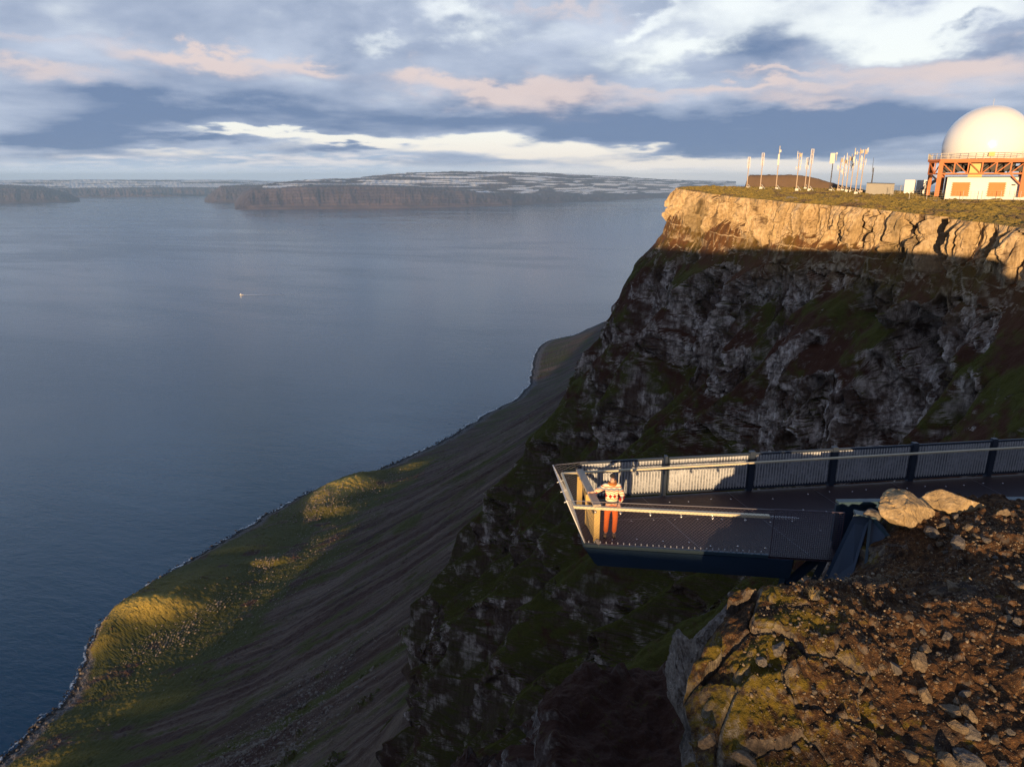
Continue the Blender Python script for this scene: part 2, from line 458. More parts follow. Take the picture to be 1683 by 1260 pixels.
    h = fine * 0.5 + med * 1.3 + col_ * 1.2
    hs = peb2 * 1.3 + st2 * 0.8
    mixh = g.node('ShaderNodeMix'); mixh.data_type = 'FLOAT'
    setin(g.nt, mixh.inputs[0], g.attr('scree')); setin(g.nt, mixh.inputs[2], h); setin(g.nt, mixh.inputs[3], hs)
    return {'Base Color': c, 'Roughness': 0.92, 'Specular IOR Level': 0.25, 'Normal': g.bump(X(g.nt, mixh.outputs[0]), 0.75, 0.6)}
M_land = material('coast_rock', m_land)

E_PTS = [(-900, 300), (-600, 285), (-300, 250), (-160, 165), (-95, 78), (-60, 25), (-30, 0), (-10, -5), (12, -6), (22, -8), (32, -20), (45, -42), (65, -58), (90, -60),  # negative t: unseen land behind the camera, pushed seaward for the shadow it casts
         (115, -54), (135, -46), (144, -41), (162, -29), (184, -9), (205, 9), (222, 21), (233, 26), (242, 25), (250, 17), (262, -2), (300, -32), (380, -34),
         (520, -20), (800, 0), (9000, 0)]
DT = 0.5
TG = np.arange(-900, 1400, DT)
EG = np.interp(TG, [p[0] for p in E_PTS], [p[1] for p in E_PTS])
EG = gauss_rows(EG, 3.0, DT) + fbm(TG / 22.0, TG * 0, 3, 5) * 2.2

def plane_z(x, y):
    a = 644.9 + 0.012 * (x - 67) + 0.052 * (np.minimum(y, 250) - 172)
    b = 648.4 - 0.035 * np.maximum(0, x - 60) - 0.02 * np.maximum(0, y - 235)
    return 0.5 * (a + b - np.sqrt((a - b) ** 2 + 0.6))
def ztop(t, w):
    x, y = to_xy(t, w)
    s = sstep(30, 130, t)
    near = 639.3 + 7.9 * sstep(-25, -100, t)  # unseen ridge behind the camera, its height chosen for its shadow
    bump = fbm(x / 30.0, y / 30.0, 3, 21) * 0.35
    return (1 - s) * near + s * (plane_z(x, y) + bump)

D_PTS = [(0, 0), (14, 3.5), (24, 9.0), (43, 15), (70, 26), (88, 35), (133, 61), (160, 79), (200, 107), (225, 124)]
ZB = 425.0           # below this the scree takes over
SHORE = [(-1500, 760), (-400, 800), (100, 800), (300, 775), (442, 778), (494, 787), (552, 800), (600, 832), (638, 861), (689, 894), (748, 901), (823, 905), (906, 896), (1002, 886),
         (1087, 879), (1192, 863), (1268, 819), (1377, 770), (1501, 734), (1616, 708), (1811, 686), (1979, 649), (2120, 655), (2266, 690), (2430, 735), (2571, 768),
         (2700, 784), (2795, 783), (2955, 700), (3395, 620), (4200, 560), (9000, 500)]

def t_grid():
    a = [20.0]; s = 0.30
    while a[-1] < 262: a.append(a[-1] + (0.34 if a[-1] < 118 else 0.17 if a[-1] < 243 else 0.3))
    while a[-1] < 8000:
        s = min(s * 1.03, max(0.7, a[-1] * 0.0032)) if a[-1] < 1500 else s * 1.03
        a.append(a[-1] + s)
    b = [20.0]; s = 0.3
    while b[-1] > -800:
        s = min(s * 1.07, 7.0); b.append(b[-1] - s)
    return np.array(b[:0:-1] + a)

def coast_rows(t):
    """z rows, from the edge down: fraction rows so that every column starts at its own edge height"""
    Et = np.interp(t, TG, EG)
    zt = ztop(t, Et)
    return Et, zt

def build_coast():
    t = t_grid(); n = len(t)
    Et, zt = coast_rows(t)
    drop_max = 222.0
    dr = np.concatenate([np.arange(0, 130, 0.30), np.arange(130, drop_max, 0.45)])
    dz = np.gradient(dr)
    T2, R2 = np.meshgrid(t, dr, indexing='ij')
    # effective edge, smoothed a little more at every depth
    lev = np.array([0, 20, 60, 110, 160, 222.0]); sig = np.array([1.0, 2.5, 4.5, 8.0, 15.0, 30.0])
    EL = np.stack([np.interp(t, TG, gauss_rows(EG, s, DT)) for s in sig])        # (levels, n)
    E2 = np.empty_like(T2)
    li = np.clip(np.searchsorted(lev, dr, 'right') - 1, 0, len(lev) - 2)
    fr = (dr - lev[li]) / (lev[li + 1] - lev[li])
    E2[:] = EL[li].T * (1 - fr)[None, :] + EL[li + 1].T * fr[None, :]
    Dm = np.interp(dr, [p[0] for p in D_PTS], [p[1] for p in D_PTS])
    # ribs and gullies that grow downwards
    g1 = ridged(T2 / 30.0 + fbm(R2 / 60.0, R2 * 0, 2, 61) * 0.5, R2 / 170.0, 3, 53)
    gg = ridged(T2 / 11.0 + fbm(R2 / 30.0, T2 / 60.0, 2, 63) * 0.6, R2 / 120.0, 2, 57)
    rib = (g1 - 0.35) * np.interp(dr, [0, 15, 60, 130, 180, 222], [0.0, 1.5, 7.0, 14.0, 12.0, 3.0])[None, :]
    rib = rib + (gg - 0.3) * np.interp(dr, [0, 20, 60, 150, 222], [0.0, 1.0, 3.2, 4.5, 2.0])[None, :]
    tc = np.interp(dr, [40, 60, 92, 148, 180, 222], [182, 175, 160, 143, 135, 128])
    rib2 = np.interp(dr, [0, 45, 92, 130, 160, 200, 222], [0, 0, 16, 25, 22, 6, 0])[None, :] * np.exp(-((T2 - tc[None, :]) / 22.0) ** 2)
    far = sstep(300, 700, T2)
    RB = (rib + rib2) * (1 - far)
    W0 = E2 + Dm[None, :] + RB
    X0, Y0 = to_xy(T2, W0); X0 = X0.astype(np.float32); Y0 = Y0.astype(np.float32); Q0 = (R2 - 0.22 * np.clip(240 - T2, 0, 150)).astype(np.float32)
    # bands of rock and ledges of soil: the strata dip and pinch out
    q = Q0 + n3(X0, Y0, Q0 * 0, 38.0, 9.0, 31, 2) * 6.0
    band = 0.9 * n3(X0, Y0, q, 45.0, 10.0, 41) + 0.65 * n3(X0, Y0, q, 13.0, 7.0, 43) + 0.40 * n3(X0, Y0, q, 4.5, 5.0, 44) + 0.16
    deep = sstep(38, 75, R2)
    band2 = 0.8 * n3(X0, Y0, R2, 10.0, 22.0, 45) + 0.55 * n3(X0, Y0, q, 26.0, 12.0, 46) + 0.45 * n3(X0, Y0, R2, 4.0, 10.0, 49) + 0.58 - (gg - 0.3) * 1.0
    band = band * (1 - deep) + band2 * deep
    led = sstep(-0.12, 0.32, band)
    topth = 8.5 + 4.0 * pnoise(X0[:, :1] / 20.0, Y0[:, :1] / 20.0, 47) + 2.5 * pnoise(X0[:, :1] / 5.0, Y0[:, :1] / 5.0, 48)
    led = led * sstep(topth - 1.0, topth + 1.5, R2)
    led = np.maximum(led, sstep(topth, topth + 2, R2) * sstep(topth + 9, topth + 5, R2) * 0.95)
    cotm = np.gradient(Dm, dr)
    cot = np.maximum(cotm, 0.3)[None, :] * (0.10 + 2.1 * led)
    cot[:, dr < 10] *= 0.5
    D = np.cumsum(cot * dz[None, :], axis=1)
    dev = D - Dm[None, :]                       # keep the mean profile: remove the slow drift along t
    tu = np.arange(t[0], min(t[-1], 1300), 2.0)
    jk = np.unique(np.r_[np.arange(0, len(dr), 8), len(dr) - 1])
    SL = np.stack([np.interp(t, tu, gauss_rows(np.interp(tu, t, dev[:, j]), 14.0, 2.0)) for j in jk])
    ji = np.clip(np.searchsorted(jk, np.arange(len(dr)), 'right') - 1, 0, len(jk) - 2); jf = (np.arange(len(dr)) - jk[ji]) / (jk[ji + 1] - jk[ji])
    D -= SL[ji].T * (1 - jf)[None, :] + SL[ji + 1].T * jf[None, :]
    W = E2 + D + RB
    # blocky, columnar fracture of the rock, laid out in plan so that walls of any heading get it
    rk = 1 - led
    big = n3(X0, Y0, R2, 8.0, 11.0, 71, 2)
    lay = np.floor((R2 + 2.5 * n3(X0, Y0, R2, 6.0, 9.0, 70)) / np.where(R2 < 14, 6.5, np.where(R2 > 75, 18.0, 13.0)))
    c1, c2, cid, ctl = worley(X0 / 3.3 + lay * 5.37, Y0 / 3.3 - lay * 3.71, 72, True)
    blk = (cid - 0.5) * 2.5 + ctl * 3.6 - np.where(R2 < 16, 2.4, 1.3) * sstep(0.12, 0.0, c2 - c1)
    lay2 = np.floor((R2 + 1.2 * n3(X0, Y0, R2, 2.5, 4.0, 76)) / np.where(R2 > 75, 6.0, 4.6))
    d1, d2, did, dtl = worley(X0 / 1.2 + lay2 * 7.13, Y0 / 1.2 - lay2 * 2.31, 74, True)
    blk2 = (did - 0.5) * 1.15 + dtl * 2.0 - 0.35 * sstep(0.12, 0.0, d2 - d1)
    fin = n3(X0, Y0, R2, 1.3, 9.0, 77, 3) * rk + n3(X0, Y0, R2, 2.0, 2.0, 78, 2) * (1 - rk)
    gul = -6.0 * sstep(0.30, 0.62, pnoise(T2 / 7.5, R2 / 90.0, 79)) * sstep(34, 10, R2) * sstep(150, 170, T2 + 30) - 10.0 * sstep(0.02, 0.36, pnoise(T2 / 5.5 + R2 * 0.05, R2 / 40.0, 80)) * sstep(168, 156, T2) * sstep(60, 20, R2)
    rkk = 0.05 + 0.95 * rk
    disp = big * 1.3 * rkk * sstep(-4, 16, R2) + blk * rkk * np.interp(R2, [0, 16, 24], [1.15, 1.1, 0.85]) + blk2 * rkk * 0.8 + fin * (0.14 + 0.86 * rk) + gul * rk
    disp *= sstep(0, 2.2, R2) * 0.75 + 0.25
    disp *= 1 - 0.7 * sstep(170, 222, R2)
    G_ = np.clip(np.gradient(W0, t, axis=0), -2.6, 2.6); G_[:-1] = 0.5 * (G_[:-1] + G_[1:])
    nl = 1 / np.sqrt(1 + G_ ** 2)
    W = W + disp * nl; TT = T2 - disp * G_ * nl * sstep(300, 200, T2)
    Z = zt[:, None] - R2 * ((zt[:, None] - ZB) / drop_max)
    Z = Z + (n3(X0, Y0, R2, 2.3, 2.0, 81, 2) * 0.32 * led) * sstep(0, 4, R2)
    w0 = W[:, -1]; tu = np.arange(t[0], 1300, 2.0)
    W = W - (w0 - np.interp(t, tu, gauss_rows(np.interp(tu, t, w0), 28.0, 2.0)))[:, None] * sstep(125, 222, R2)
    # ---- scree from ZB to below the water
    zr = np.concatenate([np.arange(ZB - 0.7, 70, -1.1), np.arange(70, -6.1, -0.55)])
    T3, Z3 = np.meshgrid(t, zr, indexing='ij')
    ws = np.interp(t, [p[0] for p in SHORE], [p[1] for p in SHORE])
    ws = ws + np.where(t > 0, fbm(t / 40.0, t * 0, 3, 91) * 6.0, 0)
    fl = np.exp(-((t - 740) / 230.0) ** 2) + 0.6 * np.exp(-((t - 1130) / 130.0) ** 2)      # broad green foreland
    zc = np.array([425, 400, 300, 200, 100, 50, 30, 12, 4, 0, -6.5])
    gA = np.interp(zr, zc[::-1], np.array([0, .035, .185, .37, .60, .755, .83, .915, .965, 1.0, 1.06])[::-1])
    gB = np.interp(zr, zc[::-1], np.array([0, .03, .165, .325, .52, .655, .735, .955, .99, 1.0, 1.04])[::-1])
    G = gA[None, :] * (1 - np.clip(fl, 0, 1))[:, None] + gB[None, :] * np.clip(fl, 0, 1)[:, None]
    w0 = W[:, -1]
    tu = np.arange(t[0], 1300, 2.0)
    w0s = np.interp(t, tu, gauss_rows(np.interp(tu, t, w0), 40.0, 2.0))
    mixk = sstep(1.0, 0.90, Z3 / ZB)
    Wb = w0[:, None] * (1 - mixk) + w0s[:, None] * mixk
    W3 = Wb + (ws[:, None] - Wb) * G
    fade = np.interp(zr, [-6, 0, 6, 60, 380, 425], [1, 0.5, 1, 1, 1, 0.1])[None, :]
    W3 = W3 + fade * (fbm(T3 / 60.0 + W3 * 0.006, W3 / 700.0, 3, 93) * 12.0 * np.interp(zr, [0, 20, 200], [0.1, 0.35, 1])[None, :])
    mid = ridged(T3 / 90.0 + W3 * 0.003, W3 / 900.0, 2, 95) * 6.0 * np.interp(zr, [0, 30, 150, 400], [0, 0.1, 1, 0.8])[None, :]
    W3 = W3 + mid
    dzs = fbm(T3 / 7.0, W3 / 7.0, 4, 97) * np.interp(zr, [-6, 0, 3, 20, 425], [.2, .35, .9, 1.1, .8])[None, :]
    lit_front = 0 * T3
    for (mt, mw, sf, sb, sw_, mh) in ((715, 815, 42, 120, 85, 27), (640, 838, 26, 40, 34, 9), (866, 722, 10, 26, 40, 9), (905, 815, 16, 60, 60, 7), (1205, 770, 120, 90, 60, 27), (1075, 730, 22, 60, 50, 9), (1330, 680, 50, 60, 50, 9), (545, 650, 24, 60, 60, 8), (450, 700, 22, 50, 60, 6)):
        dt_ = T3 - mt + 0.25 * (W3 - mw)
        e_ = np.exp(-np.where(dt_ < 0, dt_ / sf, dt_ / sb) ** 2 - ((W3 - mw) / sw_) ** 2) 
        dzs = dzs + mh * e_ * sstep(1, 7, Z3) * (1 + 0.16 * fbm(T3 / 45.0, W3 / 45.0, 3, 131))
        lit_front = np.maximum(lit_front, e_ * (0.15 + 0.85 * sstep(15, -15, dt_)) * sstep(0.1, 0.5, e_) * (0.3 if mh < 15 else 1.0))  # mask for the painted sunlight: strongest on the side towards the sun
    f1, f2, fi = worley(T3 / 5.5, W3 / 5.5, 98)
    patch = sstep(0.05, 0.35, fbm(T3 / 70.0, W3 / 45.0, 3, 99))
    dzs = dzs + patch * (fi > 0.55) * sstep(0.5, 0.2, f1) * 1.3 * np.interp(zr, [0, 6, 25, 200, 425], [1.2, 1, 1, 0.7, 0.3])[None, :]
    # rocky spurs that stick out of the scree
    spur = sstep(0.50, 0.78, fbm(T3 / 35.0, Z3 / 50.0, 3, 101)) * sstep(180, 240, T3) * np.interp(zr, [0, 120, 220, 400, 425], [0, 0, 1, 1, 0.2])[None, :] * sstep(700, 300, T3)
    dzs = dzs + spur * (4.0 + 4.0 * fbm(T3 / 4.0, W3 / 4.0, 3, 103))
    Z3n = Z3 + dzs * np.clip(1 - sstep(900, 4000, T3) * 0.8, 0, 1)
    X1, Y1 = to_xy(np.concatenate([TT, T3], 1), np.concatenate([W, W3], 1))
    P = np.stack([X1, Y1, np.concatenate([Z, Z3n], 1)], 2)
    scr = np.concatenate([sstep(185, 215, R2), np.ones_like(T3) - 0.9 * sstep(0.1, 0.4, spur)], 1)
    ledge = np.concatenate([led, 0.5 + 0 * T3], 1)
    green = np.concatenate([0 * T2, fl[:, None] * np.interp(zr, [0, 4, 10, 45, 80], [0, 0, 1, 0.8, 0])[None, :] * (1 - patch * 0.7)], 1)
    tw = np.stack([np.concatenate([T2, T3], 1), np.concatenate([W, W3], 1), P[..., 2]], 2)
    o = grid_mesh('hillside', P, M_land, False, {'tw': ('FLOAT_VECTOR', tw), 'ledge': ('FLOAT', ledge), 'scree': ('FLOAT', scr), 'green': ('FLOAT', green), 'lit_front': ('FLOAT', np.concatenate([0 * T2, lit_front], 1))})
    tag(o, kind='structure')
    k = R2.shape[1]
    return t, Et, zt, ws, TT[:, 0], W[:, 0], P[:, k:], T3, W3
t_c, E_c, zt_c, ws_c, tt0, w0_, P_scr, T_scr, W_scr = build_coast()

# ---------------------------------------------------------------- plateau behind the cliff edge
def m_plateau(g):
    p = g.geo('Position')
    n = g.noise(p, 1 / 9.0, 5, 0.6); f = g.noise(p, 0.9, 5, 0.7); s = g.noise(p, 2.6, 4, 0.7)
    c = g.mix((0.19, 0.145, 0.030), (0.38, 0.28, 0.085), f)
    c = g.mix(c, (0.16, 0.11, 0.07), n.ss(0.52, 0.62) * 0.9)
    c = g.mix(c, (0.30, 0.25, 0.19), s.ss(0.60, 0.68) * 0.7)
    return {'Base Color': c, 'Roughness': 0.95, 'Specular IOR Level': 0.2, 'Normal': g.bump(f * 1.2 + s * 0.8, 1.0, 0.7)}
M_plateau = material('plateau_turf', m_plateau)

def plateau_height(x, y):
    """ground height on the plateau at a point"""
    t = TX * np.asarray(x, float) + TY * np.asarray(y, float); w = -TY * np.asarray(x, float) + TX * np.asarray(y, float)
    return ztop(t, w)

def build_plateau():
    sel = (t_c > -780) & (t_c < 420)
    t = t_c[sel][::2]; tt = tt0[sel][::2]; w0 = w0_[sel][::2]
    q = np.concatenate([np.arange(0, 12, 0.35), np.arange(12, 90, 0.7), np.arange(90, 420, 6.0)])
    T2, Q2 = np.meshgrid(tt, q, indexing='ij')
    W2 = w0[:, None] - Q2
    x, y = to_xy(T2, W2)
    z = ztop(T2, W2)
    z0 = zt_c[sel][::2][:, None]
    z = z0 + (z - z0) * sstep(0, 10, Q2)
    tus = fbm(x / 0.9, y / 0.9, 3, 111) * 0.42 + fbm(x / 5.0, y / 5.0, 3, 113) * 0.35
    z = z + tus * sstep(0.0, 2.0, Q2) * sstep(20, 60, T2)
    o = grid_mesh('plateau', np.stack([x, y, z], 2), M_plateau, False)
    tag(o, kind='structure')
build_plateau()

# ---------------------------------------------------------------- boulder fields on the foreland and along the water
def m_rubble(g):
    p = g.geo('Position'); n = g.noise(p, 0.4, 4, 0.6); f = g.noise(p, 2.5, 4, 0.7); z = g.sep(p)[2]
    c = g.mix((0.10, 0.085, 0.075), (0.30, 0.25, 0.20), n * 0.5 + f * 0.5)
    c = g.mix((0.030, 0.026, 0.025), c, z.ss(0.6, 3.5))
    return {'Base Color': c, 'Roughness': 0.9, 'Specular IOR Level': 0.2}
M_rubble = material('rubble_rock', m_rubble)
def ico(sub):
    bm = bmesh.new(); bmesh.ops.create_icosphere(bm, subdivisions=sub, radius=1)
    V = np.array([v.co[:] for v in bm.verts]); F = np.array([[v.index for v in f.verts] for f in bm.faces]); bm.free(); return V, F
def scatter_rocks(name, zones, seed):
    """zones: (t centre, w centre, t spread, w spread, count, size)"""
    r = np.random.default_rng(seed); pts, sz = [], []
    col_t = T_scr[:, 0]
    for tc, wc, st, sw, n, s0 in zones:
        tt = r.normal(tc, st, n); ww = r.normal(wc, sw, n) + (tt - tc) * -0.1
        i = np.clip(np.searchsorted(col_t, tt), 0, len(col_t) - 1)
        for a, w in zip(i, ww):
            j = int(np.argmin(np.abs(W_scr[a] - w))); pts.append(P_scr[a, j]); sz.append(s0 * min(4.0, r.pareto(2.6) + 0.75))
    pts = np.array(pts); sz = np.array(sz); n = len(pts)
    V, F = ico(1); base = [V * (1 + 0.35 * r.normal(size=(len(V), 1)) * 0.6) * np.array([1, r.uniform(0.7, 1), r.uniform(0.55, 0.9)]) for _ in range(8)]
    B = np.stack(base)[r.integers(0, 8, n)]; a = r.uniform(0, 6.28, n); ca, sa = np.cos(a)[:, None], np.sin(a)[:, None]
    jit = r.normal(0, 0.6, (n, 2))
    X_ = (B[..., 0] * ca - B[..., 1] * sa) * sz[:, None] + (pts[:, 0] + jit[:, 0])[:, None]; Y_ = (B[..., 0] * sa + B[..., 1] * ca) * sz[:, None] + (pts[:, 1] + jit[:, 1])[:, None]
    Z_ = B[..., 2] * sz[:, None] + (pts[:, 2] + sz * 0.25)[:, None]
    FF = (F[None] + (np.arange(n) * len(V))[:, None, None]).reshape(-1, 3)
    o = np_mesh(name, np.stack([X_, Y_, Z_], 2).reshape(-1, 3), FF, M_rubble, None, False); tag(o, kind='stuff')
scatter_rocks('boulder_field', [(672, 728, 26, 9, 520, 0.5), (640, 760, 22, 12, 260, 0.5), (742, 716, 14, 8, 160, 0.55), (858, 722, 12, 9, 420, 0.5), (1095, 770, 38, 30, 1900, 0.5), (1180, 700, 60, 18, 700, 0.45), (760, 640, 110, 50, 1500, 0.42), (900, 700, 120, 50, 1000, 0.42),
                               (400, 360, 55, 30, 2600, 0.5), (350, 300, 30, 22, 900, 0.5)], 41)
def shore_zone():
    z = []
    for t in np.arange(430, 1700, 14.0):
        w = float(np.interp(t, t_c, ws_c)); wide = 1.0 + 2.2 * math.exp(-((t - 690) / 60.0) ** 2)
        z.append((t, w + 2 * wide, 7, 4.5 * wide, int(26 * wide), 0.75))
    return z
scatter_rocks('shore_rocks', shore_zone(), 43)

# ---------------------------------------------------------------- surf along the shore
def m_surf(g):
    p = g.geo('Position')
    n = g.noise(p, 0.22, 6, 0.75); big = g.noise(p, 1 / 45.0, 3, 0.6); u = g.attr('edge')
    a = (n * 0.9 + big * 0.9 - 0.45 - u * 0.6).ss(0.34, 0.52)
    return {'Base Color': (0.85, 0.88, 0.90), 'Roughness': 0.7, 'Alpha': a * 0.85}
M_surf = material('surf_foam', m_surf)
def build_surf():
    sel = (t_c > 250) & (t_c < 3000)
    t = t_c[sel]; ws = ws_c[sel]
    k = np.linspace(-6, 14, 9)
    T2, K2 = np.meshgrid(t, k, indexing='ij')
    jit = fbm(t / 14.0, t * 0, 3, 121) * 4
    x, y = to_xy(T2, ws[:, None] + K2 + jit[:, None] + 2.0)
    o = grid_mesh('surf', np.stack([x, y, 0.4 + 0 * x], 2), M_surf, True, {'edge': ('FLOAT', np.abs(K2 - 1) / 12.0)})
    tag(o, kind='structure')
build_surf()

# ---------------------------------------------------------------- mountains across the fjord
def m_far(g):
    p = g.geo('Position'); nx, ny, nz = g.sep(g.geo('Normal'))
    hgt = g.attr('relh')
    n = g.noise(g.vscale(p, (1 / 900.0, 1 / 900.0, 1 / 260.0)), 1.0, 5, 0.6)
    s = g.noise(g.vscale(p, (1 / 3600.0, 1 / 1500.0, 1 / 60.0)), 1.0, 5, 0.55, 0.5)
    c = g.mix((0.058, 0.040, 0.050), (0.110, 0.076, 0.080), n.ss(0.35, 0.65))  # rock tones kept dark to stand in for cloud shade
    snow = (s + g.attr('snow') * 0.27 - 0.345).ss(0.43, 0.47)
    c = g.mix(c, (0.72, 0.76, 0.82), snow)
    return {'Base Color': c, 'Roughness': 0.95, 'Specular IOR Level': 0.1}
M_far = material('far_mountain_rock', m_far)

def far_mountain(name, A, seed, cliff=0.62, depth=7000.0, gull=170.0, snow=1.0):
    """A: rows (azimuth deg, distance of the waterline, height of the cliff rim, height of the plateau behind)"""
    A = np.array(A, float)
    az = np.linspace(A[0, 0], A[-1, 0], 520)
    Df = np.interp(az, A[:, 0], A[:, 1]); h1 = np.interp(az, A[:, 0], A[:, 2]); h2 = np.interp(az, A[:, 0], A[:, 3])
    k = np.concatenate([np.linspace(0, 0.30, 46), np.linspace(0.31, 1.0, 50)])
    AZ, K = np.meshgrid(np.radians(az), k, indexing='ij')
    s = AZ * Df.mean() / 1000.0
    gl = ridged(s / 0.55, K * 1.2, 3, seed) * gull
    kk = np.clip(K / 0.30, 0, 1)
    prof = np.where(kk < 0.45, 0.42 * kk / 0.45, 0.42 + 0.58 * np.clip((kk - 0.45) / 0.55, 0, 1) ** 0.8)       # scree apron then wall
    steps = (np.floor(prof * 7) + np.clip((prof * 7 % 1) * 2.2, 0, 1)) / 7
    z1 = h1[:, None] * (0.55 * prof + 0.45 * steps)
    back = np.clip(sstep(0.30, 0.72, K), 0, 1) ** 0.8
    st2 = (np.floor(back * 5) + sstep(0.2, 1, (back * 5) % 1)) / 5
    z = z1 + (h2 - h1)[:, None] * (0.5 * back + 0.5 * st2) + fbm(s * 1.4, K * 9, 4, seed + 5) * 28 * sstep(0.22, 0.42, K)
    z = z + fbm(s * 9, K * 14, 3, seed + 9) * 12 * sstep(0.02, 0.1, K)
    D = Df[:, None] + K * depth * np.where(K < 0.3, 0.45, 1.0) + np.where(K < 0.3, 0, 0) - gl * sstep(0.0, 0.10, K) * sstep(0.34, 0.2, K)
    Dm = Df[:, None] + np.interp(K, [0, 0.3, 1], [0, 900, depth]) - gl * sstep(0.0, 0.10, K) * sstep(0.34, 0.2, K)
    x = np.sin(AZ) * Dm; y = np.cos(AZ) * Dm
    z[:, 0] = -20
    sn = sstep(0.27, 0.36, K) * snow * sstep(420, 560, h2)[:, None]
    o = grid_mesh(name, np.stack([x, y, z], 2), M_far, False, {'relh': ('FLOAT', z / 800.0), 'snow': ('FLOAT', sn)})
    tag(o, kind='structure')
far_mountain('mountain_headland', [(-20.9, 17600, 20, 20), (-20.3, 17500, 250, 260), (-19.6, 17500, 420, 430), (-18.5, 17500, 455, 540), (-15.5, 17400, 500, 640), (-12, 17400, 500, 700), (-8, 17600, 480, 850),
                    (-4, 18200, 380, 890), (0, 19300, 250, 880), (4, 21500, 200, 850), (8, 24500, 170, 770), (12, 28000, 150, 650), (17, 33000, 120, 560)], 201, depth=6500)
far_mountain('mountain_point', [(-22.9, 23500, 10, 10), (-22.3, 23200, 260, 270), (-21.7, 23200, 440, 445), (-19.5, 23400, 470, 480), (-15, 24000, 470, 500)], 231, depth=4000, snow=0.3)
far_mountain('mountain_ridge', [(-37, 25500, 430, 500), (-34.3, 25500, 410, 480), (-32.5, 25600, 340, 400), (-31.3, 25800, 190, 200), (-30.7, 26000, 10, 10)], 251, depth=3500, snow=0.7)
far_mountain('mountain_range', [(-38, 33000, 300, 600), (-31, 33000, 330, 650), (-26, 33000, 360, 640), (-21, 33200, 330, 640), (-17, 34000, 250, 560), (-12, 36000, 200, 500)], 271, depth=7000, gull=400, snow=1.35)

# ================================================================== the near crag below the camera
TPS = np.array([(2.9, 8.9, 641.15), (3.2, 10.4, 642.0), (4.1, 10.6, 642.5), (4.8, 11.2, 642.75), (5.6, 11.9, 642.85), (6.5, 12.3, 642.6), (7.3, 8.1, 641.95), (5, 9.2, 641.75), (8, 12.5, 642.2), (7.0, 11.2, 642.45),
                (9.06, 14.0, 641.95), (8.9, 14.5, 642.2), (9.5, 15.2, 642.5), (12, 15.3, 642.5), (8.3, 14.7, 641.5), (7.5, 13.8, 641.5), (8.0, 13.8, 641.7), (6.6, 13.1, 641.9), (10, 12, 642.6), (14, 10, 642.8), (8, 5, 641.6), (2, 2, 640.7), (1, -6, 640.4),
                (12, 0, 641.6), (20, 5, 642.9), (30, 0, 643.0), (30, 14, 643.2), (14, -14, 641.6), (42, 5, 643.4), (16, 15.5, 642.6)], float)
def _tps_fit():
    P = TPS[:, :2]; n = len(P)
    r = np.linalg.norm(P[:, None] - P[None], axis=2) + 1e-9
    K = r * r * np.log(r); Q = np.c_[np.ones(n), P]
    A = np.block([[K + 0.5 * np.eye(n), Q], [Q.T, np.zeros((3, 3))]])
    return np.linalg.solve(A, np.r_[TPS[:, 2], 0, 0, 0])
_TW = _tps_fit()
def crag_base(x, y):
    x = np.asarray(x, float); y = np.asarray(y, float); z = _TW[-3] + _TW[-2] * x + _TW[-1] * y
    for i, (px, py, _) in enumerate(TPS):
        r2 = (x - px) ** 2 + (y - py) ** 2 + 1e-9
        z = z + _TW[i] * 0.5 * r2 * np.log(r2)
    return z
def inside_crag(x, y, margin):
    """is a point on the crag's top, at least margin from its edge"""
    e = np.array(CRAG_EDGE, float); seg = np.concatenate([np.linspace(e[i], e[(i + 1) % len(e)], 60, endpoint=False) for i in range(len(e))])
    an = np.mod(np.arctan2(seg[:, 1] - CO[1], seg[:, 0] - CO[0]), 2 * np.pi); rr = np.hypot(seg[:, 0] - CO[0], seg[:, 1] - CO[1]); o = np.argsort(an)
    a = np.mod(np.arctan2(np.asarray(y) - CO[1], np.asarray(x) - CO[0]), 2 * np.pi)
    return np.hypot(np.asarray(x) - CO[0], np.asarray(y) - CO[1]) < np.interp(a, an[o], rr[o], period=2 * np.pi) - margin
def crag_top(x, y):
    """height of the crag's top, stones left out"""
    z = crag_base(x, y)
    rocky = sstep(6.4, 3.6, x + 0.25 * (y - 11) + pnoise(x / 2.0, y / 2.0, 141) * 1.2)
    f1, f2, ci = worley(x / 1.15 + pnoise(x, y, 143) * 0.3, y / 1.0 + pnoise(x, y, 144) * 0.3, 142)
    z = z + rocky * ((ci - 0.45) * 0.42 - 0.10 * sstep(0.12, 0.0, f2 - f1) - f1 * 0.12)
    z = z + fbm(x / 2.6, y / 2.6, 3, 146) * 0.22 + fbm(x / 0.7, y / 0.7, 3, 147) * 0.085 + fbm(x / 0.19, y / 0.19, 3, 148) * 0.042
    g1, g2, gi = worley(x / 0.26, y / 0.26, 149)
    z = z + (gi > 0.5) * sstep(0.42, 0.1, g1) * 0.055 * (0.5 + gi)
    return z
CO = (16.0, 5.0)
CRAG_EDGE = [(44, -2), (30, -16), (14, -17), (2, -14), (0.5, -6), (1.6, 2), (2.55, 7), (2.95, 8.9), (3.1, 10.2), (3.3, 10.9), (3.7, 11.3), (4.5, 12.0), (5.5, 12.8), (6.5, 13.3), (7.3, 14.0), (7.9, 14.9), (8.3, 15.7),
             (12, 15.78), (20, 15.95), (40, 16.2), (46, 6)]

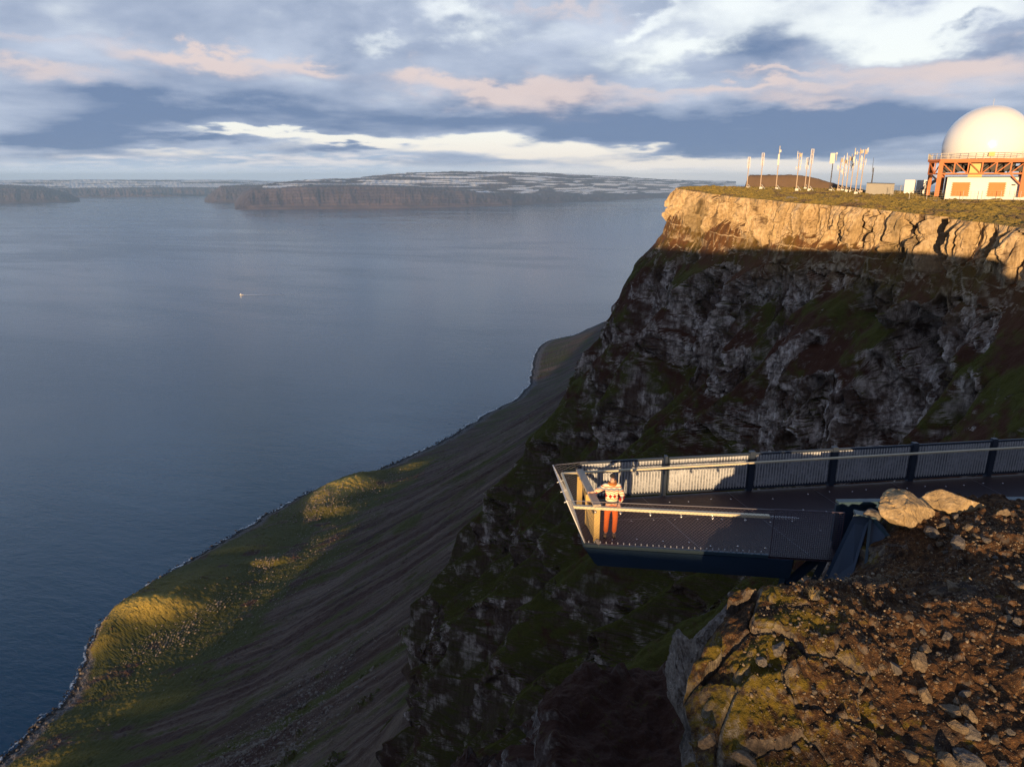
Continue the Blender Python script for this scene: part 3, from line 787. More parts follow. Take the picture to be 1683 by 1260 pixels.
def m_crag(g):
    p = g.geo('Position'); nx, ny, nz = g.sep(g.geo('Normal')); top = g.attr('top')
    big = g.noise(p, 0.55, 4, 0.6); med = g.noise(p, 2.1, 5, 0.65); fine = g.noise(p, 9.0, 5, 0.72); tiny = g.noise(p, 38.0, 3, 0.7)
    soil = g.mix((0.018, 0.011, 0.008), (0.125, 0.062, 0.028), (med * 0.4 + fine * 0.6).ss(0.36, 0.66))
    soil = g.mix(soil, (0.30, 0.18, 0.08), (fine * 0.45 + tiny * 0.55).ss(0.55, 0.63) * 0.85)
    soil = g.mix(soil, (0.055, 0.050, 0.050), big.ss(0.56, 0.68) * 0.6)
    moss = g.mix((0.045, 0.040, 0.006), (0.190, 0.135, 0.016), fine)
    x, y, z = g.sep(p)
    mz = (big * 0.45 + med * 0.55 + (x.ss(8.0, 4.0) - 0.5) * 0.12 + (fine - 0.5) * 0.25).ss(0.53, 0.61)
    c = g.mix(soil, moss, mz * 0.9)
    rock = g.mix((0.055, 0.050, 0.048), (0.20, 0.175, 0.16), (med * 0.6 + fine * 0.4).ss(0.36, 0.62))
    rock = g.mix(rock, (0.42, 0.40, 0.37), (fine * 0.5 + med * 0.5).ss(0.53, 0.64) * 0.75)
    rock = g.mix(rock, (0.26, 0.19, 0.05), (big * 0.4 + fine * 0.6).ss(0.55, 0.63) * 0.5)
    rk = (nz + (fine - 0.5) * 0.4).ss(0.62, 0.40)
    c = g.mix(c, rock, (rk * (1.0 - top * 0.35)).clamp())
    h = med * 0.4 + fine * 0.5 + tiny * 0.25
    return {'Base Color': c, 'Roughness': 0.93, 'Specular IOR Level': 0.2, 'Normal': g.bump(h, 0.9, 0.12)}
M_crag = material('crag_ground', m_crag)

def build_crag():
    e = np.array(CRAG_EDGE)
    # resample the outline finely and take it in polar form about CO
    seg = np.concatenate([np.linspace(e[i], e[(i + 1) % len(e)], 60, endpoint=False) for i in range(len(e))])
    ang = np.unwrap(np.arctan2(seg[:, 1] - CO[1], seg[:, 0] - CO[0])); rr = np.hypot(seg[:, 0] - CO[0], seg[:, 1] - CO[1])
    o = np.argsort(np.mod(ang, 2 * np.pi)); am = np.mod(ang, 2 * np.pi)[o]; rm = rr[o]
    th = np.concatenate([np.radians(np.linspace(204, 100, 1250)), np.radians(np.linspace(99.8, 60, 120)), np.radians(np.linspace(59, -155, 120)), [np.radians(-156)]])
    th[-1] = th[0] - 2 * np.pi
    ro = np.interp(np.mod(th, 2 * np.pi), am, rm, period=2 * np.pi)
    ro = gauss_rows(ro, 3.0, 1.0)
    wob = fbm(th * 9, th * 0, 4, 151) * 0.35
    north = sstep(math.radians(128), math.radians(133), np.where(th < 0, 9, th))          # keep the wall side straight
    ro = ro + wob * np.where((th > math.radians(60)) & (th < math.radians(128)), 0.0, 1.0) * 0.8
    ro[-1] = ro[0]
    k = 1 - np.linspace(0, 1, 460)[::-1] ** 1.15 * 0.93
    R2 = ro[:, None] * k[None, :]; T2 = th[:, None] + 0 * R2
    x = CO[0] + R2 * np.cos(T2); y = CO[1] + R2 * np.sin(T2)
    z = crag_top(x, y)
    dist = (ro[:, None] - R2)
    ns = np.where((th > math.radians(60)) & (th < math.radians(128)), 0.0, 1.0)[:, None]
    z = z - 0.55 * ns * np.exp(-(dist / 0.5) ** 1.3)
    drop = np.concatenate([np.arange(0.05, 8, 0.05), np.arange(8, 34, 0.35)])
    s = (th * ro.mean())[:, None]
    d2 = drop[None, :] + 0 * s
    vis = ns
    blk = worley(s / 1.5 + pnoise(s, d2, 161) * 0.3, d2 / 2.0 + pnoise(s, d2, 162) * 0.2, 163)
    out = drop[None, :] * 0.10 - 0.15 * vis * sstep(0, 1, d2) + vis * ((blk[2] - 0.45) * 0.9 - 0.55 * sstep(0.16, 0, blk[1] - blk[0]) - blk[0] * 0.35 + fbm(s / 0.5, d2 / 0.7, 4, 165) * 0.16 + fbm(s / 3, d2 / 3, 3, 166) * 0.7) * sstep(0, 0.8, d2)
    out = out * np.where(vis > 0, 1, 0.05)
    Ro = ro[:, None] + out
    xs = CO[0] + Ro * np.cos(th)[:, None]; ys = CO[1] + Ro * np.sin(th)[:, None]; zs = z[:, -1:] - drop[None, :]
    P = np.stack([np.concatenate([x, xs], 1), np.concatenate([y, ys], 1), np.concatenate([z, zs], 1)], 2)
    top = np.concatenate([np.ones_like(x), np.zeros_like(xs)], 1)
    o = grid_mesh('crag_ground', P, M_crag, False, {'top': ('FLOAT', top)})
    tag(o, kind='structure')
build_crag()

def build_knob(name, cen, outline, zc_, depth, seed, batter=0.3, tilt=(0, 0)):
    """rocky shoulder: soil on top, broken rock walls round it"""
    e = np.array(outline, float); seg = np.concatenate([np.linspace(e[i], e[(i + 1) % len(e)], 40, endpoint=False) for i in range(len(e))])
    ang = np.mod(np.arctan2(seg[:, 1] - cen[1], seg[:, 0] - cen[0]), 2 * np.pi); rr = np.hypot(seg[:, 0] - cen[0], seg[:, 1] - cen[1]); o = np.argsort(ang)
    n = 620; th = np.linspace(0, 2 * np.pi, n); ro = np.interp(th, ang[o], rr[o], period=2 * np.pi)
    cs, sn = np.cos(th), np.sin(th)
    ro = ro * (1 + 0.10 * fbm(cs * 3 + seed, sn * 3, 4, seed)); k = np.linspace(0.03, 1, 150)
    R2 = ro[:, None] * k[None, :]; x = cen[0] + R2 * cs[:, None]; y = cen[1] + R2 * sn[:, None]
    z = zc_ + tilt[0] * (x - cen[0]) + tilt[1] * (y - cen[1]) + fbm(x / 5, y / 5, 4, seed + 1) * 0.9 + fbm(x / 0.9, y / 0.9, 3, seed + 2) * 0.16
    z = z - 1.6 * np.exp(-((ro[:, None] - R2) / 1.0) ** 1.4) + 0.9 * np.exp(-((ro[:, None] - R2 - 1.2) / 1.0) ** 2) * sstep(0.0, 0.8, fbm(cs * 5, sn * 5 + seed, 3, seed + 4))[:, None]
    dr = np.arange(0.12, depth, 0.13); s = (th * ro.mean())[:, None]; d2 = dr[None, :] + 0 * s
    b = worley(s / 2.6, d2 / 4.2, seed + 5, True); b2 = worley(s / 0.9, d2 / 1.6, seed + 6, True)
    out = dr[None, :] * batter + ((b[2] - 0.5) * 2.0 + b[3] * 3.0 - 0.9 * sstep(0.1, 0, b[1] - b[0]) + (b2[2] - 0.5) * 0.6 + b2[3] * 1.4 + fbm(s / 6, d2 / 9, 3, seed + 7) * 2.4) * sstep(0, 2.0, d2)
    Ro = ro[:, None] + out
    P = np.stack([np.concatenate([x, cen[0] + Ro * cs[:, None]], 1), np.concatenate([y, cen[1] + Ro * sn[:, None]], 1), np.concatenate([z, z[:, -1:] - dr[None, :]], 1)], 2)
    P[-1] = P[0]
    ob = grid_mesh(name, P, M_knob, False, {'top': ('FLOAT', np.concatenate([np.ones_like(x), np.zeros_like(Ro)], 1))}); tag(ob, kind='structure')
def m_knob(g):
    p = g.geo('Position'); nz = g.sep(g.geo('Normal'))[2]; top = g.attr('top')
    med = g.noise(p, 0.7, 5, 0.65); fine = g.noise(p, 3.2, 5, 0.7); tiny = g.noise(p, 12.0, 4, 0.7)
    c = g.mix((0.030, 0.014, 0.010), (0.062, 0.028, 0.020), fine * 0.6 + tiny * 0.4)
    c = g.mix(c, (0.15, 0.11, 0.09), tiny.ss(0.62, 0.70) * 0.7)
    c = g.mix(c, (0.055, 0.050, 0.008), (med * 0.6 + fine * 0.4).ss(0.56, 0.64) * 0.8)
    rock = g.mix((0.045, 0.035, 0.032), (0.19, 0.16, 0.15), (med * 0.5 + fine * 0.5).ss(0.38, 0.62)); rock = g.mix(rock, (0.46, 0.43, 0.41), (fine * 0.6 + med * 0.4).ss(0.53, 0.64) * 0.8)
    c = g.mix(c, rock, ((nz + (fine - 0.5) * 0.4).ss(0.60, 0.38) * (1.0 - top * 0.5)).clamp())
    return {'Base Color': c, 'Roughness': 0.93, 'Specular IOR Level': 0.2, 'Normal': g.bump(med * 0.6 + fine * 0.6 + tiny * 0.2, 0.9, 0.25)}
M_knob = material('red_soil_rock', m_knob)
build_knob('rock_shoulder', (11.0, 33.0), [(2.3, 41.5), (3.2, 43.2), (5.0, 44.0), (8, 43.4), (12, 43.6), (20, 42), (24, 33), (20, 22), (10, 20), (3, 24), (1.4, 31), (1.4, 37)], 615.2, 62, 301, 0.26, (0.03, 0.22))
build_knob('rock_shoulder', (-0.5, 41.0), [(-2.8, 44), (-0.5, 46), (2, 45), (3, 40), (1, 34), (-2, 33), (-3.4, 38)], 606.0, 50, 331, 0.30, (0.25, 0.10))
build_knob('rock_shoulder', (-4.5, 52.0), [(-7, 55), (-4.5, 57), (-1, 55), (0, 50), (-3, 46), (-6.5, 47)], 597.0, 45, 361, 0.35, (0.3, 0.0))

# ---------------------------------------------------------------- stones
def m_stone(name, a, b, lichen, warm):
    def f(g):
        p = g.coord('Object'); n = g.noise(p, 3.0, 6, 0.65); f_ = g.noise(p, 14.0, 5, 0.7)
        c = g.mix(a, b, (n * 0.6 + f_ * 0.4).ss(0.35, 0.65))
        c = g.mix(c, lichen, (f_ * 0.7 + n * 0.3).ss(0.57, 0.66) * 0.6)
        c = g.mix(c, (0.06, 0.04, 0.03), g.noise(p, 1.7, 5, 0.6, 1.5).ss(0.60, 0.70) * warm)
        return {'Base Color': c, 'Roughness': 0.9, 'Specular IOR Level': 0.25, 'Normal': g.bump(n + f_ * 0.6, 0.8, 0.06)}
    return material(name, f)
M_stone = m_stone('stone_brown', (0.10, 0.075, 0.055), (0.25, 0.195, 0.135), (0.40, 0.36, 0.30), 0.5)
M_stoneg = m_stone('stone_grey', (0.075, 0.066, 0.062), (0.20, 0.18, 0.165), (0.42, 0.40, 0.38), 0.4)
M_boulder = m_stone('boulder_tan', (0.20, 0.145, 0.085), (0.43, 0.32, 0.185), (0.50, 0.43, 0.34), 0.7)

def rock_verts(sub, seed, cuts=14, rough=0.06, scale=(1, 1, 1), big=0.0):
    """angular stone: a sphere cut by random planes"""
    bm = bmesh.new(); bmesh.ops.create_icosphere(bm, subdivisions=sub, radius=1)
    V = np.array([v.co[:] for v in bm.verts]); F = np.array([[v.index for v in f.verts] for f in bm.faces]); bm.free()
    r = np.random.default_rng(seed)
    for i in range(cuts):
        n = r.normal(size=3); n /= np.linalg.norm(n); d = r.uniform(0.42, 0.80)
        s = V @ n - d; V = V - np.maximum(s, 0)[:, None] * n[None, :] * 0.93
    if rough:
        k = 1 + rough * (fbm(V[:, 0] * 2.1 + 7 * seed, V[:, 1] * 2.1 + V[:, 2] * 1.7, 4, seed % 50) + 0.6 * fbm(V[:, 2] * 5, V[:, 0] * 5 - V[:, 1] * 4, 3, seed % 37))
        V = V * k[:, None]
    return V * np.array(scale), F
STONE_MESH = []
for i in range(10):
    r_ = random.Random(50 + i)
    V, F = rock_verts(4, 300 + i, 11, 0.10, (1.15, r_.uniform(0.65, 0.95), r_.uniform(0.5, 0.8)))
    me_o = np_mesh('stone', V, F, M_stone if i % 3 else M_stoneg, None, False)
    STONE_MESH.append(me_o.data); bpy.data.objects.remove(me_o)

def build_gravel(n=40000):
    """loose gravel, too many pieces to count"""
    r = np.random.default_rng(77)
    x = r.uniform(2.6, 16.0, n); y = r.uniform(6.0, 15.4, n)
    dens = 0.45 + 0.55 * sstep(-0.15, 0.3, fbm(x / 1.6, y / 1.6, 3, 171))
    keep = (r.random(n) < dens) & inside_crag(x, y, 0.75)
    x, y = x[keep], y[keep]; z = crag_top(x, y); n = len(x)
    size = 0.0075 * (r.pareto(1.9, n) + 1).clip(1, 6)
    base = [rock_verts(1, 400 + i, 7, 0.0, (1, 0.8, 0.6)) for i in range(6)]
    Vs, Fs, k0 = [], [], 0
    for b in range(6):
        V, F = base[b]; idx = np.arange(b, n, 6)
        a = r.uniform(0, 6.28, len(idx)); tl = r.normal(0, 0.35, len(idx))
        ca, sa, ct, st_ = np.cos(a), np.sin(a), np.cos(tl), np.sin(tl)
        X_ = V[None, :, 0] * ct[:, None] - V[None, :, 2] * st_[:, None]; Zz = V[None, :, 0] * st_[:, None] + V[None, :, 2] * ct[:, None]; Y_ = V[None, :, 1]
        xx = (X_ * ca[:, None] - Y_ * sa[:, None]) * size[idx, None] + x[idx, None]; yy = (X_ * sa[:, None] + Y_ * ca[:, None]) * size[idx, None] + y[idx, None]
        zz = Zz * size[idx, None] + z[idx, None] + size[idx, None] * 0.15
        Vs.append(np.stack([xx, yy, zz], 2).reshape(-1, 3)); Fs.append((F[None] + (np.arange(len(idx)) * len(V))[:, None, None]).reshape(-1, 3) + k0); k0 += len(idx) * len(V)
    o = np_mesh('gravel', np.concatenate(Vs), np.concatenate(Fs), M_stone, None, False)
    tag(o, kind='stuff')
build_gravel()

# ================================================================== stones and boulders on the crag
def boulder(name, x, y, zb, size, seed, rz, tilt, label, mat=M_boulder, cuts=12, group=None):
    V, F = rock_verts(6 if cuts > 12 else 5, seed, cuts, 0.05, size)
    if cuts > 12:
        e1, e2, ei = worley(V[:, 0] * 5 + V[:, 2] * 3 + seed, V[:, 1] * 5 - V[:, 2] * 4, 183)
        V = V * (1 + (ei - 0.5) * 0.07 - 0.05 * sstep(0.10, 0, e2 - e1) + 0.03 * fbm(V[:, 0] * 11 + V[:, 2] * 9, V[:, 1] * 11 - V[:, 2] * 7, 3, 184))[:, None]
    d = 1.0 + 0.0 * V[:, 0]
    n1 = fbm(V[:, 0] * 4 + seed, V[:, 1] * 4 - V[:, 2] * 4, 4, 181); c1, c2, ci = worley(V[:, 0] * 2.2 + V[:, 2] * 0.8, V[:, 1] * 2.2 - V[:, 2] * 1.5 + seed, 182)
    d = d + n1 * 0.02 - 0.05 * sstep(0.12, 0, c2 - c1) + (ci - 0.5) * 0.05
    V = V * d[:, None]
    o = np_mesh(name, V, F, mat, None, False)
    o.location = (x, y, zb - V[:, 2].min() * 0.86); o.rotation_euler = (tilt, 0, rz)
    return tag(o, label, 'boulder', group)
M_block = m_stone('lichened_rock', (0.10, 0.085, 0.075), (0.30, 0.265, 0.24), (0.55, 0.53, 0.50), 0.35)
zb = float(crag_top(np.array([9.35]), np.array([15.0]))[0])
boulder('boulder', 9.30, 15.05, zb - 0.14, (0.88, 0.68, 0.50), 611, 0.25, 0.06, 'large rounded tan boulder lit by the sun, taller of two beside the deck')
boulder('boulder', 10.50, 15.22, zb - 0.06, (0.80, 0.42, 0.40), 634, -0.18, -0.05, 'long flat-topped tan boulder right behind the taller boulder, at the deck edge')
boulder('boulder', 8.55, 15.35, zb - 0.35, (0.34, 0.28, 0.24), 655, 0.6, 0.0, 'small dull grey boulder wedged between the steel wing and the tall tan boulder', M_stoneg)
boulder('boulder', 6.15, 14.55, 640.15, (0.36, 0.27, 0.27), 671, 0.1, 0.0, 'grey rounded boulder at the cliff edge below the platform beam', M_stoneg)
boulder('boulder', 6.55, 14.72, 640.40, (0.22, 0.20, 0.20), 672, 0.9, 0.0, 'small smooth brown boulder touching the grey one below the platform beam', M_stone)
boulder('crag_block', 5.0, 14.2, 639.2, (0.85, 0.70, 1.0), 681, 0.4, 0.2, 'rounded lichen-spotted rock block under the platform, left of the cliff notch', M_block, 16)
boulder('crag_block', 5.85, 14.55, 639.2, (0.75, 0.62, 0.95), 683, 1.4, -0.2, 'darker rounded rock block under the platform, right of the cliff notch', M_block, 16)
boulder('crag_block', 3.85, 12.7, 638.6, (0.80, 0.80, 1.5), 685, 0.2, 0.1, 'tall pale lichened rock block at the outermost corner of the crag', M_block, 14)

STONES = [(9.47, 14.34, 0.20), (9.81, 14.49, 0.11), (9.97, 14.67, 0.13), (10.25, 14.79, 0.13), (10.18, 14.17, 0.22), (11.10, 14.48, 0.22), (9.67, 13.67, 0.19), (10.11, 13.83, 0.10), (9.45, 13.98, 0.11), (9.45, 13.74, 0.08), (10.15, 13.55, 0.10), (9.88, 14.00, 0.08), (9.81, 12.04, 0.16), (10.20, 12.55, 0.08), (10.48, 13.05, 0.07), (7.80, 13.11, 0.15), (8.03, 13.16, 0.07), (8.15, 11.94, 0.16), (8.53, 12.02, 0.16), (8.39, 11.44, 0.06), (10.03, 13.07, 0.08), (9.57, 12.25, 0.09), (8.82, 10.90, 0.12), (8.98, 10.86, 0.12), (7.12, 10.39, 0.14), (6.85, 10.07, 0.21), (6.38, 10.02, 0.14), (6.16, 9.98, 0.08), (7.96, 11.00, 0.09), (7.24, 10.70, 0.09), (7.57, 10.59, 0.12), (6.65, 9.52, 0.20), (6.91, 9.27, 0.20), (7.29, 9.51, 0.13), (7.11, 9.41, 0.09), (7.13, 9.08, 0.17), (7.01, 8.80, 0.17), (6.83, 8.92, 0.15), (7.22, 8.62, 0.10), (7.47, 8.68, 0.08), (6.77, 8.49, 0.23), (6.42, 8.42, 0.22), (6.92, 8.34, 0.10), (7.09, 8.23, 0.10), (5.96, 8.60, 0.17), (5.90, 8.90, 0.11), (4.38, 8.85, 0.09), (3.11, 9.17, 0.15), (3.57, 8.87, 0.19), (4.52, 10.29, 0.17), (4.20, 10.11, 0.12), (6.07, 10.95, 0.09), (5.54, 10.89, 0.07), (5.55, 11.36, 0.15)]
UNIQUE = {0: 'blocky brown stone just in front of the tall tan boulder', 4: 'widest brown stone below the long flat-topped boulder', 5: 'broad brown stone on the bank right of the long boulder', 6: 'oval sunlit stone lowest of the cluster in front of the boulders',
          25: 'long slanting pale stone in the middle of the dark soil slope', 24: 'sunlit tan stone right above the long slanting stone', 31: 'tall tan stone in mid slope with its sunlit face up', 32: 'flat tan stone below the tall one in mid slope',
          40: 'wide tan slab of stone at the bottom edge of the slope', 41: 'flat sunlit slab left of the wide tan slab at the bottom edge', 48: 'flat golden rock slab at the bottom left of the crag', 47: 'rounded golden stone on moss at the left cliff edge',
          49: 'low grey stone among gravel in the upper left of the crag', 15: 'bright sunlit stone on dark soil below the steel wing', 53: 'grey stone at the crag edge close to the steel wing foot'}
rs = random.Random(8)
for i, (x, y, r) in enumerate(STONES):
    o = bpy.data.objects.new('stone', STONE_MESH[i % 10]); COL.objects.link(o)
    z = float(crag_top(np.array([x]), np.array([y]))[0])
    o.location = (x, y, z + r * 0.05); k = rs.uniform(0.85, 1.15)
    o.scale = (r * k, r * rs.uniform(0.85, 1.1), r * rs.uniform(0.85, 1.15)); o.rotation_euler = (rs.uniform(-0.25, 0.25), rs.uniform(-0.25, 0.25), rs.uniform(0, 6.28))
    if i in UNIQUE: tag(o, UNIQUE[i], 'stone', 'stones on the crag')
    elif i < 16 and i not in (12, 15): tag(o, 'small stone in the loose cluster below the two tan boulders', 'stone', 'small stones below the boulders')
    elif i < 31: tag(o, 'small stone scattered on the dark upper soil slope of the crag', 'stone', 'small stones on the upper slope')
    elif i < 46 or i in (51, 52): tag(o, 'small stone scattered on the lower right slope of the crag', 'stone', 'small stones on the lower slope')
    else: tag(o, 'small stone scattered on the mossy lower left of the crag', 'stone', 'small stones on the mossy part')
# many smaller loose stones of fist size
for i in range(110):
    for _ in range(30):
        x = rs.uniform(4.0, 14.0); y = rs.uniform(7.5, 15.2)
        if inside_crag(x, y, 0.8) and float(pnoise(x / 1.3, y / 1.3, 191)) > -0.15: break
    o = bpy.data.objects.new('stone', STONE_MESH[rs.randrange(10)]); COL.objects.link(o)
    r = 0.03 + 0.04 * rs.random() ** 2
    o.location = (x, y, float(crag_top(np.array([x]), np.array([y]))[0]) + r * 0.2); o.scale = (r, r * 0.9, r); o.rotation_euler = (rs.uniform(-0.4, 0.4), rs.uniform(-0.4, 0.4), rs.uniform(0, 6.28))
    tag(o, 'fist-sized loose stone lying in the gravel of the crag', 'stone', 'fist-sized stones in the gravel')

# a dry tuft of grass
M_tuft = plain('dry_grass', (0.30, 0.22, 0.09), 0.9, var=0.3)
def tuft(x, y, h, n, seed, label):
    r = np.random.default_rng(seed); Vs = []; Fs = []
    z = float(crag_top(np.array([x]), np.array([y]))[0])
    for i in range(n):
        a = r.uniform(0, 6.28); le = h * r.uniform(0.6, 1.1); ln = r.uniform(0.25, 0.95); b = np.array([r.normal(0, 0.02), r.normal(0, 0.02), 0]); dx = np.array([math.cos(a), math.sin(a), 0])
        sd = np.array([-math.sin(a), math.cos(a), 0]) * 0.0035
        p0, p1, p2 = b, b + dx * le * ln * 0.35 + np.array([0, 0, le * 0.6]), b + dx * le * ln + np.array([0, 0, le * (1 - ln * 0.5)])
        k = len(Vs); Vs += [p0 - sd, p0 + sd, p1 - sd, p1 + sd, p2 - sd * 0.2, p2 + sd * 0.2]; Fs += [(k, k + 1, k + 3, k + 2), (k + 2, k + 3, k + 5, k + 4)]
    o = np_mesh('grass_tuft', np.array(Vs), np.array(Fs), M_tuft); o.location = (x, y, z - 0.01)
    tag(o, label, 'grass tuft')
tuft(5.5, 11.3, 0.26, 90, 5, 'dry yellow grass tuft standing alone in the gravel of the crag')

# ================================================================== viewing platform
DZ = 641.1
M_blue = plain('painted_steel_blue', (0.018, 0.045, 0.095), 0.5, 0.0, 0.3, 2.0)
M_bluel = plain('painted_steel_edge', (0.028, 0.060, 0.092), 0.5, 0.0, 0.2, 3.0)
M_galv = plain('galvanised_steel', (0.58, 0.60, 0.65), 0.5, 0.1, 0.2, 9.0)
M_post = plain('post_steel_dark', (0.020, 0.032, 0.060), 0.55, 0.0, 0.2, 4.0)
M_wire = plain('mesh_wire', (0.20, 0.19, 0.22), 0.45, 0.6, 0.1)
M_wired = plain('mesh_wire_dark', (0.085, 0.065, 0.10), 0.5, 0.4, 0.1)
M_rail = plain('handrail_wood', (0.62, 0.55, 0.40), 0.55, 0.0, 0.22, 4.0)
M_wood = plain('weathered_wood', (0.40, 0.34, 0.28), 0.8, 0.0, 0.28, 7.0)
M_woody = plain('fresh_wood', (0.52, 0.36, 0.13), 0.7, 0.0, 0.3, 5.0)
M_bolt = plain('bolt_steel', (0.75, 0.75, 0.78), 0.25, 0.9, 0.1)
def m_deck(g):
    p = g.geo('Position'); n = g.noise(p, 0.9, 5, 0.6); f = g.noise(p, 14, 4, 0.7); d = g.voro(p, 26.0, rnd=0.0)
    c = g.mix((0.026, 0.015, 0.020), (0.052, 0.034, 0.040), n * 0.6 + f * 0.4)
    c = g.mix(c, (0.012, 0.009, 0.011), d.ss(0.30, 0.18) * 0.8)
    return {'Base Color': c, 'Roughness': (f * 0.2 + 0.5), 'Metallic': 0.2, 'Normal': g.bump(d, 0.4, 0.01)}
M_deck = material('deck_steel', m_deck)
def m_back(g):
    p = g.geo('Position'); n = g.noise(p, 1.6, 5, 0.7); f = g.noise(p, 11, 5, 0.75)
    c = g.mix((0.30, 0.33, 0.40), (0.80, 0.85, 0.95), (n * 0.5 + f * 0.5).ss(0.40, 0.66))
    return {'Base Color': c, 'Roughness': 0.45, 'Metallic': 0.5}
M_back = material('spangled_sheet', m_back)

def far_y(x): return 18.83 + (x - 3.33) * 0.1357
NL, FL = Vector((1.86, 16.07, DZ)), Vector((1.72, 18.61, DZ))
N2 = Vector((6.90, 15.44, DZ)); N3 = Vector((7.95, 15.31, DZ))
def near_y(x): return 16.07 + (x - 1.86) * (15.44 - 16.07) / (6.90 - 1.86)
plat = empty('viewing_platform', (4.0, 17.0, DZ))
tag(plat, 'dark steel viewing platform jutting over the cliff with slatted far fence', 'platform')
XR = 30.0
m = MB(); m.slab([NL, N2, N3, (8.1, 15.98, DZ), (XR, 16.9, DZ), (XR, far_y(XR), DZ), FL], (0, 0, -1), 0.05)
deck = m.build('deck', M_deck, plat)
# joints between deck plates
m = MB()
for x in (4.3, 6.9, 9.5, 12.1, 14.7, 17.3):
    a = Vector((x - 0.5, far_y(x - 0.5) - 0.05, DZ + 0.003)); b = Vector((x + 0.45, max(near_y(x + 0.45), 15.4) + 0.1, DZ + 0.003))
    if x > 8: b = Vector((x + 0.3, 16.2, DZ + 0.003))
    m.beam(a, b, 0.012, 0.006)
m.beam((2.2, 17.35, DZ + 0.003), (14, 18.6, DZ + 0.003), 0.010, 0.006)
m.build('joint_strip', M_wire, deck)
# shiny bolts
rb = random.Random(3)
bolt0 = MB().ball((0, 0, 0), 0.028, 1, (1, 1, 0.5)).build('deck_bolt', M_bolt, deck, smooth=True, local=True)
nb = 0
def bolt(x, y):
    global nb
    o = bolt0 if nb == 0 else bolt0.copy()
    if nb: COL.objects.link(o)
    o.location = Vector((x, y, DZ + 0.006)) - root_loc(deck); nb += 1
for x in np.arange(2.6, 17.5, 0.62):
    for v in (0.12, 0.5, 0.86):
        y0 = near_y(x) if x < 7.9 else 16.4
        if nb < 74 and rb.random() < 0.95:
            yy = y0 + (far_y(x) - y0) * v + rb.uniform(-0.1, 0.1)
            bolt(x + rb.uniform(-0.08, 0.08), yy)
# edge beam under the near side, its foot set back
def skirt(a, b, ia, ib, dep, th, name, mat):
    a, b = Vector(a), Vector(b); ca, cb = Vector(a) + Vector(ia), Vector(b) + Vector(ib)
    ca.z -= dep; cb.z -= dep
    n = (b - a).cross(ca - a).normalized()
    return MB().slab([a, b, cb, ca], n, th).build(name, mat, plat)
e0 = Vector((0, 0, -0.06))
skirt(NL + e0, Vector((6.9, 15.44, DZ)) + e0, (0.34, 0.10, 0), (0.0, 0.10, 0), 0.56, -0.04, 'edge_beam', M_blue)
skirt(FL + e0 + Vector((0, -0.02, 0)), NL + e0 + Vector((-0.01, 0.05, 0)), (0.34, -0.10, 0), (0.34, 0.10, 0), 0.56, -0.04, 'end_beam', M_blue)
m = MB(); m.beam(NL + Vector((-0.02, -0.03, 0.01)), Vector((6.3, near_y(6.3) - 0.03, DZ + 0.01)), 0.07, 0.09); m.build('edge_trim', M_bluel, plat)
m = MB(); m.beam(NL + Vector((-0.03, 0.0, 0.02)), FL + Vector((-0.03, 0, 0.02)), 0.06, 0.08); m.build('end_trim', M_bluel, plat)
# frame below the deck
m = MB()
for x in (3.2, 5.0, 6.8, 8.6):
    m.beam((x, near_y(min(x, 7)) + 0.25, DZ - 0.32), (x, far_y(x) - 0.2, DZ - 0.32), 0.14, 0.5)
m.beam((2.4, 17.3, DZ - 0.36), (9.5, 17.4, DZ - 0.36), 0.2, 0.42)
m.build('floor_beam', M_blue, plat)
for (a, b) in (((6.95, 15.7, DZ - 0.1), (6.75, 16.1, DZ - 3.2)), ((7.85, 15.7, DZ - 0.1), (7.2, 16.2, DZ - 3.2)), ((6.95, 15.7, DZ - 0.9), (7.7, 15.8, DZ - 0.2))):
    MB().beam(a, b, 0.16, 0.16).build('strut', M_blue, plat)
# the steel wings that hold the bank
ap, bp = Vector((8.20, 15.33, DZ + 1.22)), Vector((8.55, 15.25, DZ + 1.16))
m = MB(); m.slab([ap, bp, Vector((8.05, 14.72, DZ - 0.10)), Vector((7.55, 14.75, DZ - 0.75)), Vector((7.35, 14.95, DZ - 0.75))], (-0.75, -0.65, 0.1), 0.05); m.build('wing_plate', M_blue, plat)
m = MB(); m.slab([bp, Vector((8.75, 15.2, DZ + 1.10)), Vector((9.15, 14.05, DZ + 0.42)), Vector((8.85, 14.0, DZ + 0.02)), Vector((8.20, 14.55, DZ + 0.05))], (-0.55, -0.6, 0.6), 0.05); m.build('wing_plate', M_blue, plat)
m = MB(); m.beam(ap + Vector((0.0, 0.02, 0.03)), bp + Vector((0.1, 0.0, 0.03)), 0.26, 0.06).beam(bp + Vector((0.02, -0.05, 0.02)), (9.15, 14.05, DZ + 0.46), 0.03, 0.10).beam(bp + Vector((-0.04, -0.06, 0.0)), (8.2, 14.5, DZ + 0.05), 0.06, 0.07); m.build('wing_flange', M_bluel, plat)
m = MB(); m.beam((8.05, 15.93, DZ + 0.58), (14.6, 16.12, DZ + 0.58), 0.06, 1.3); m.build('retaining_plate', M_blue, plat)
m = MB(); m.beam((8.03, 15.90, DZ + 1.27), (14.6, 16.09, DZ + 1.27), 0.18, 0.07).beam((8.06, 15.92, DZ + 1.2), (8.06, 15.92, DZ + 0.2), 0.10, 0.08); m.build('cap_rail', M_bluel, plat)

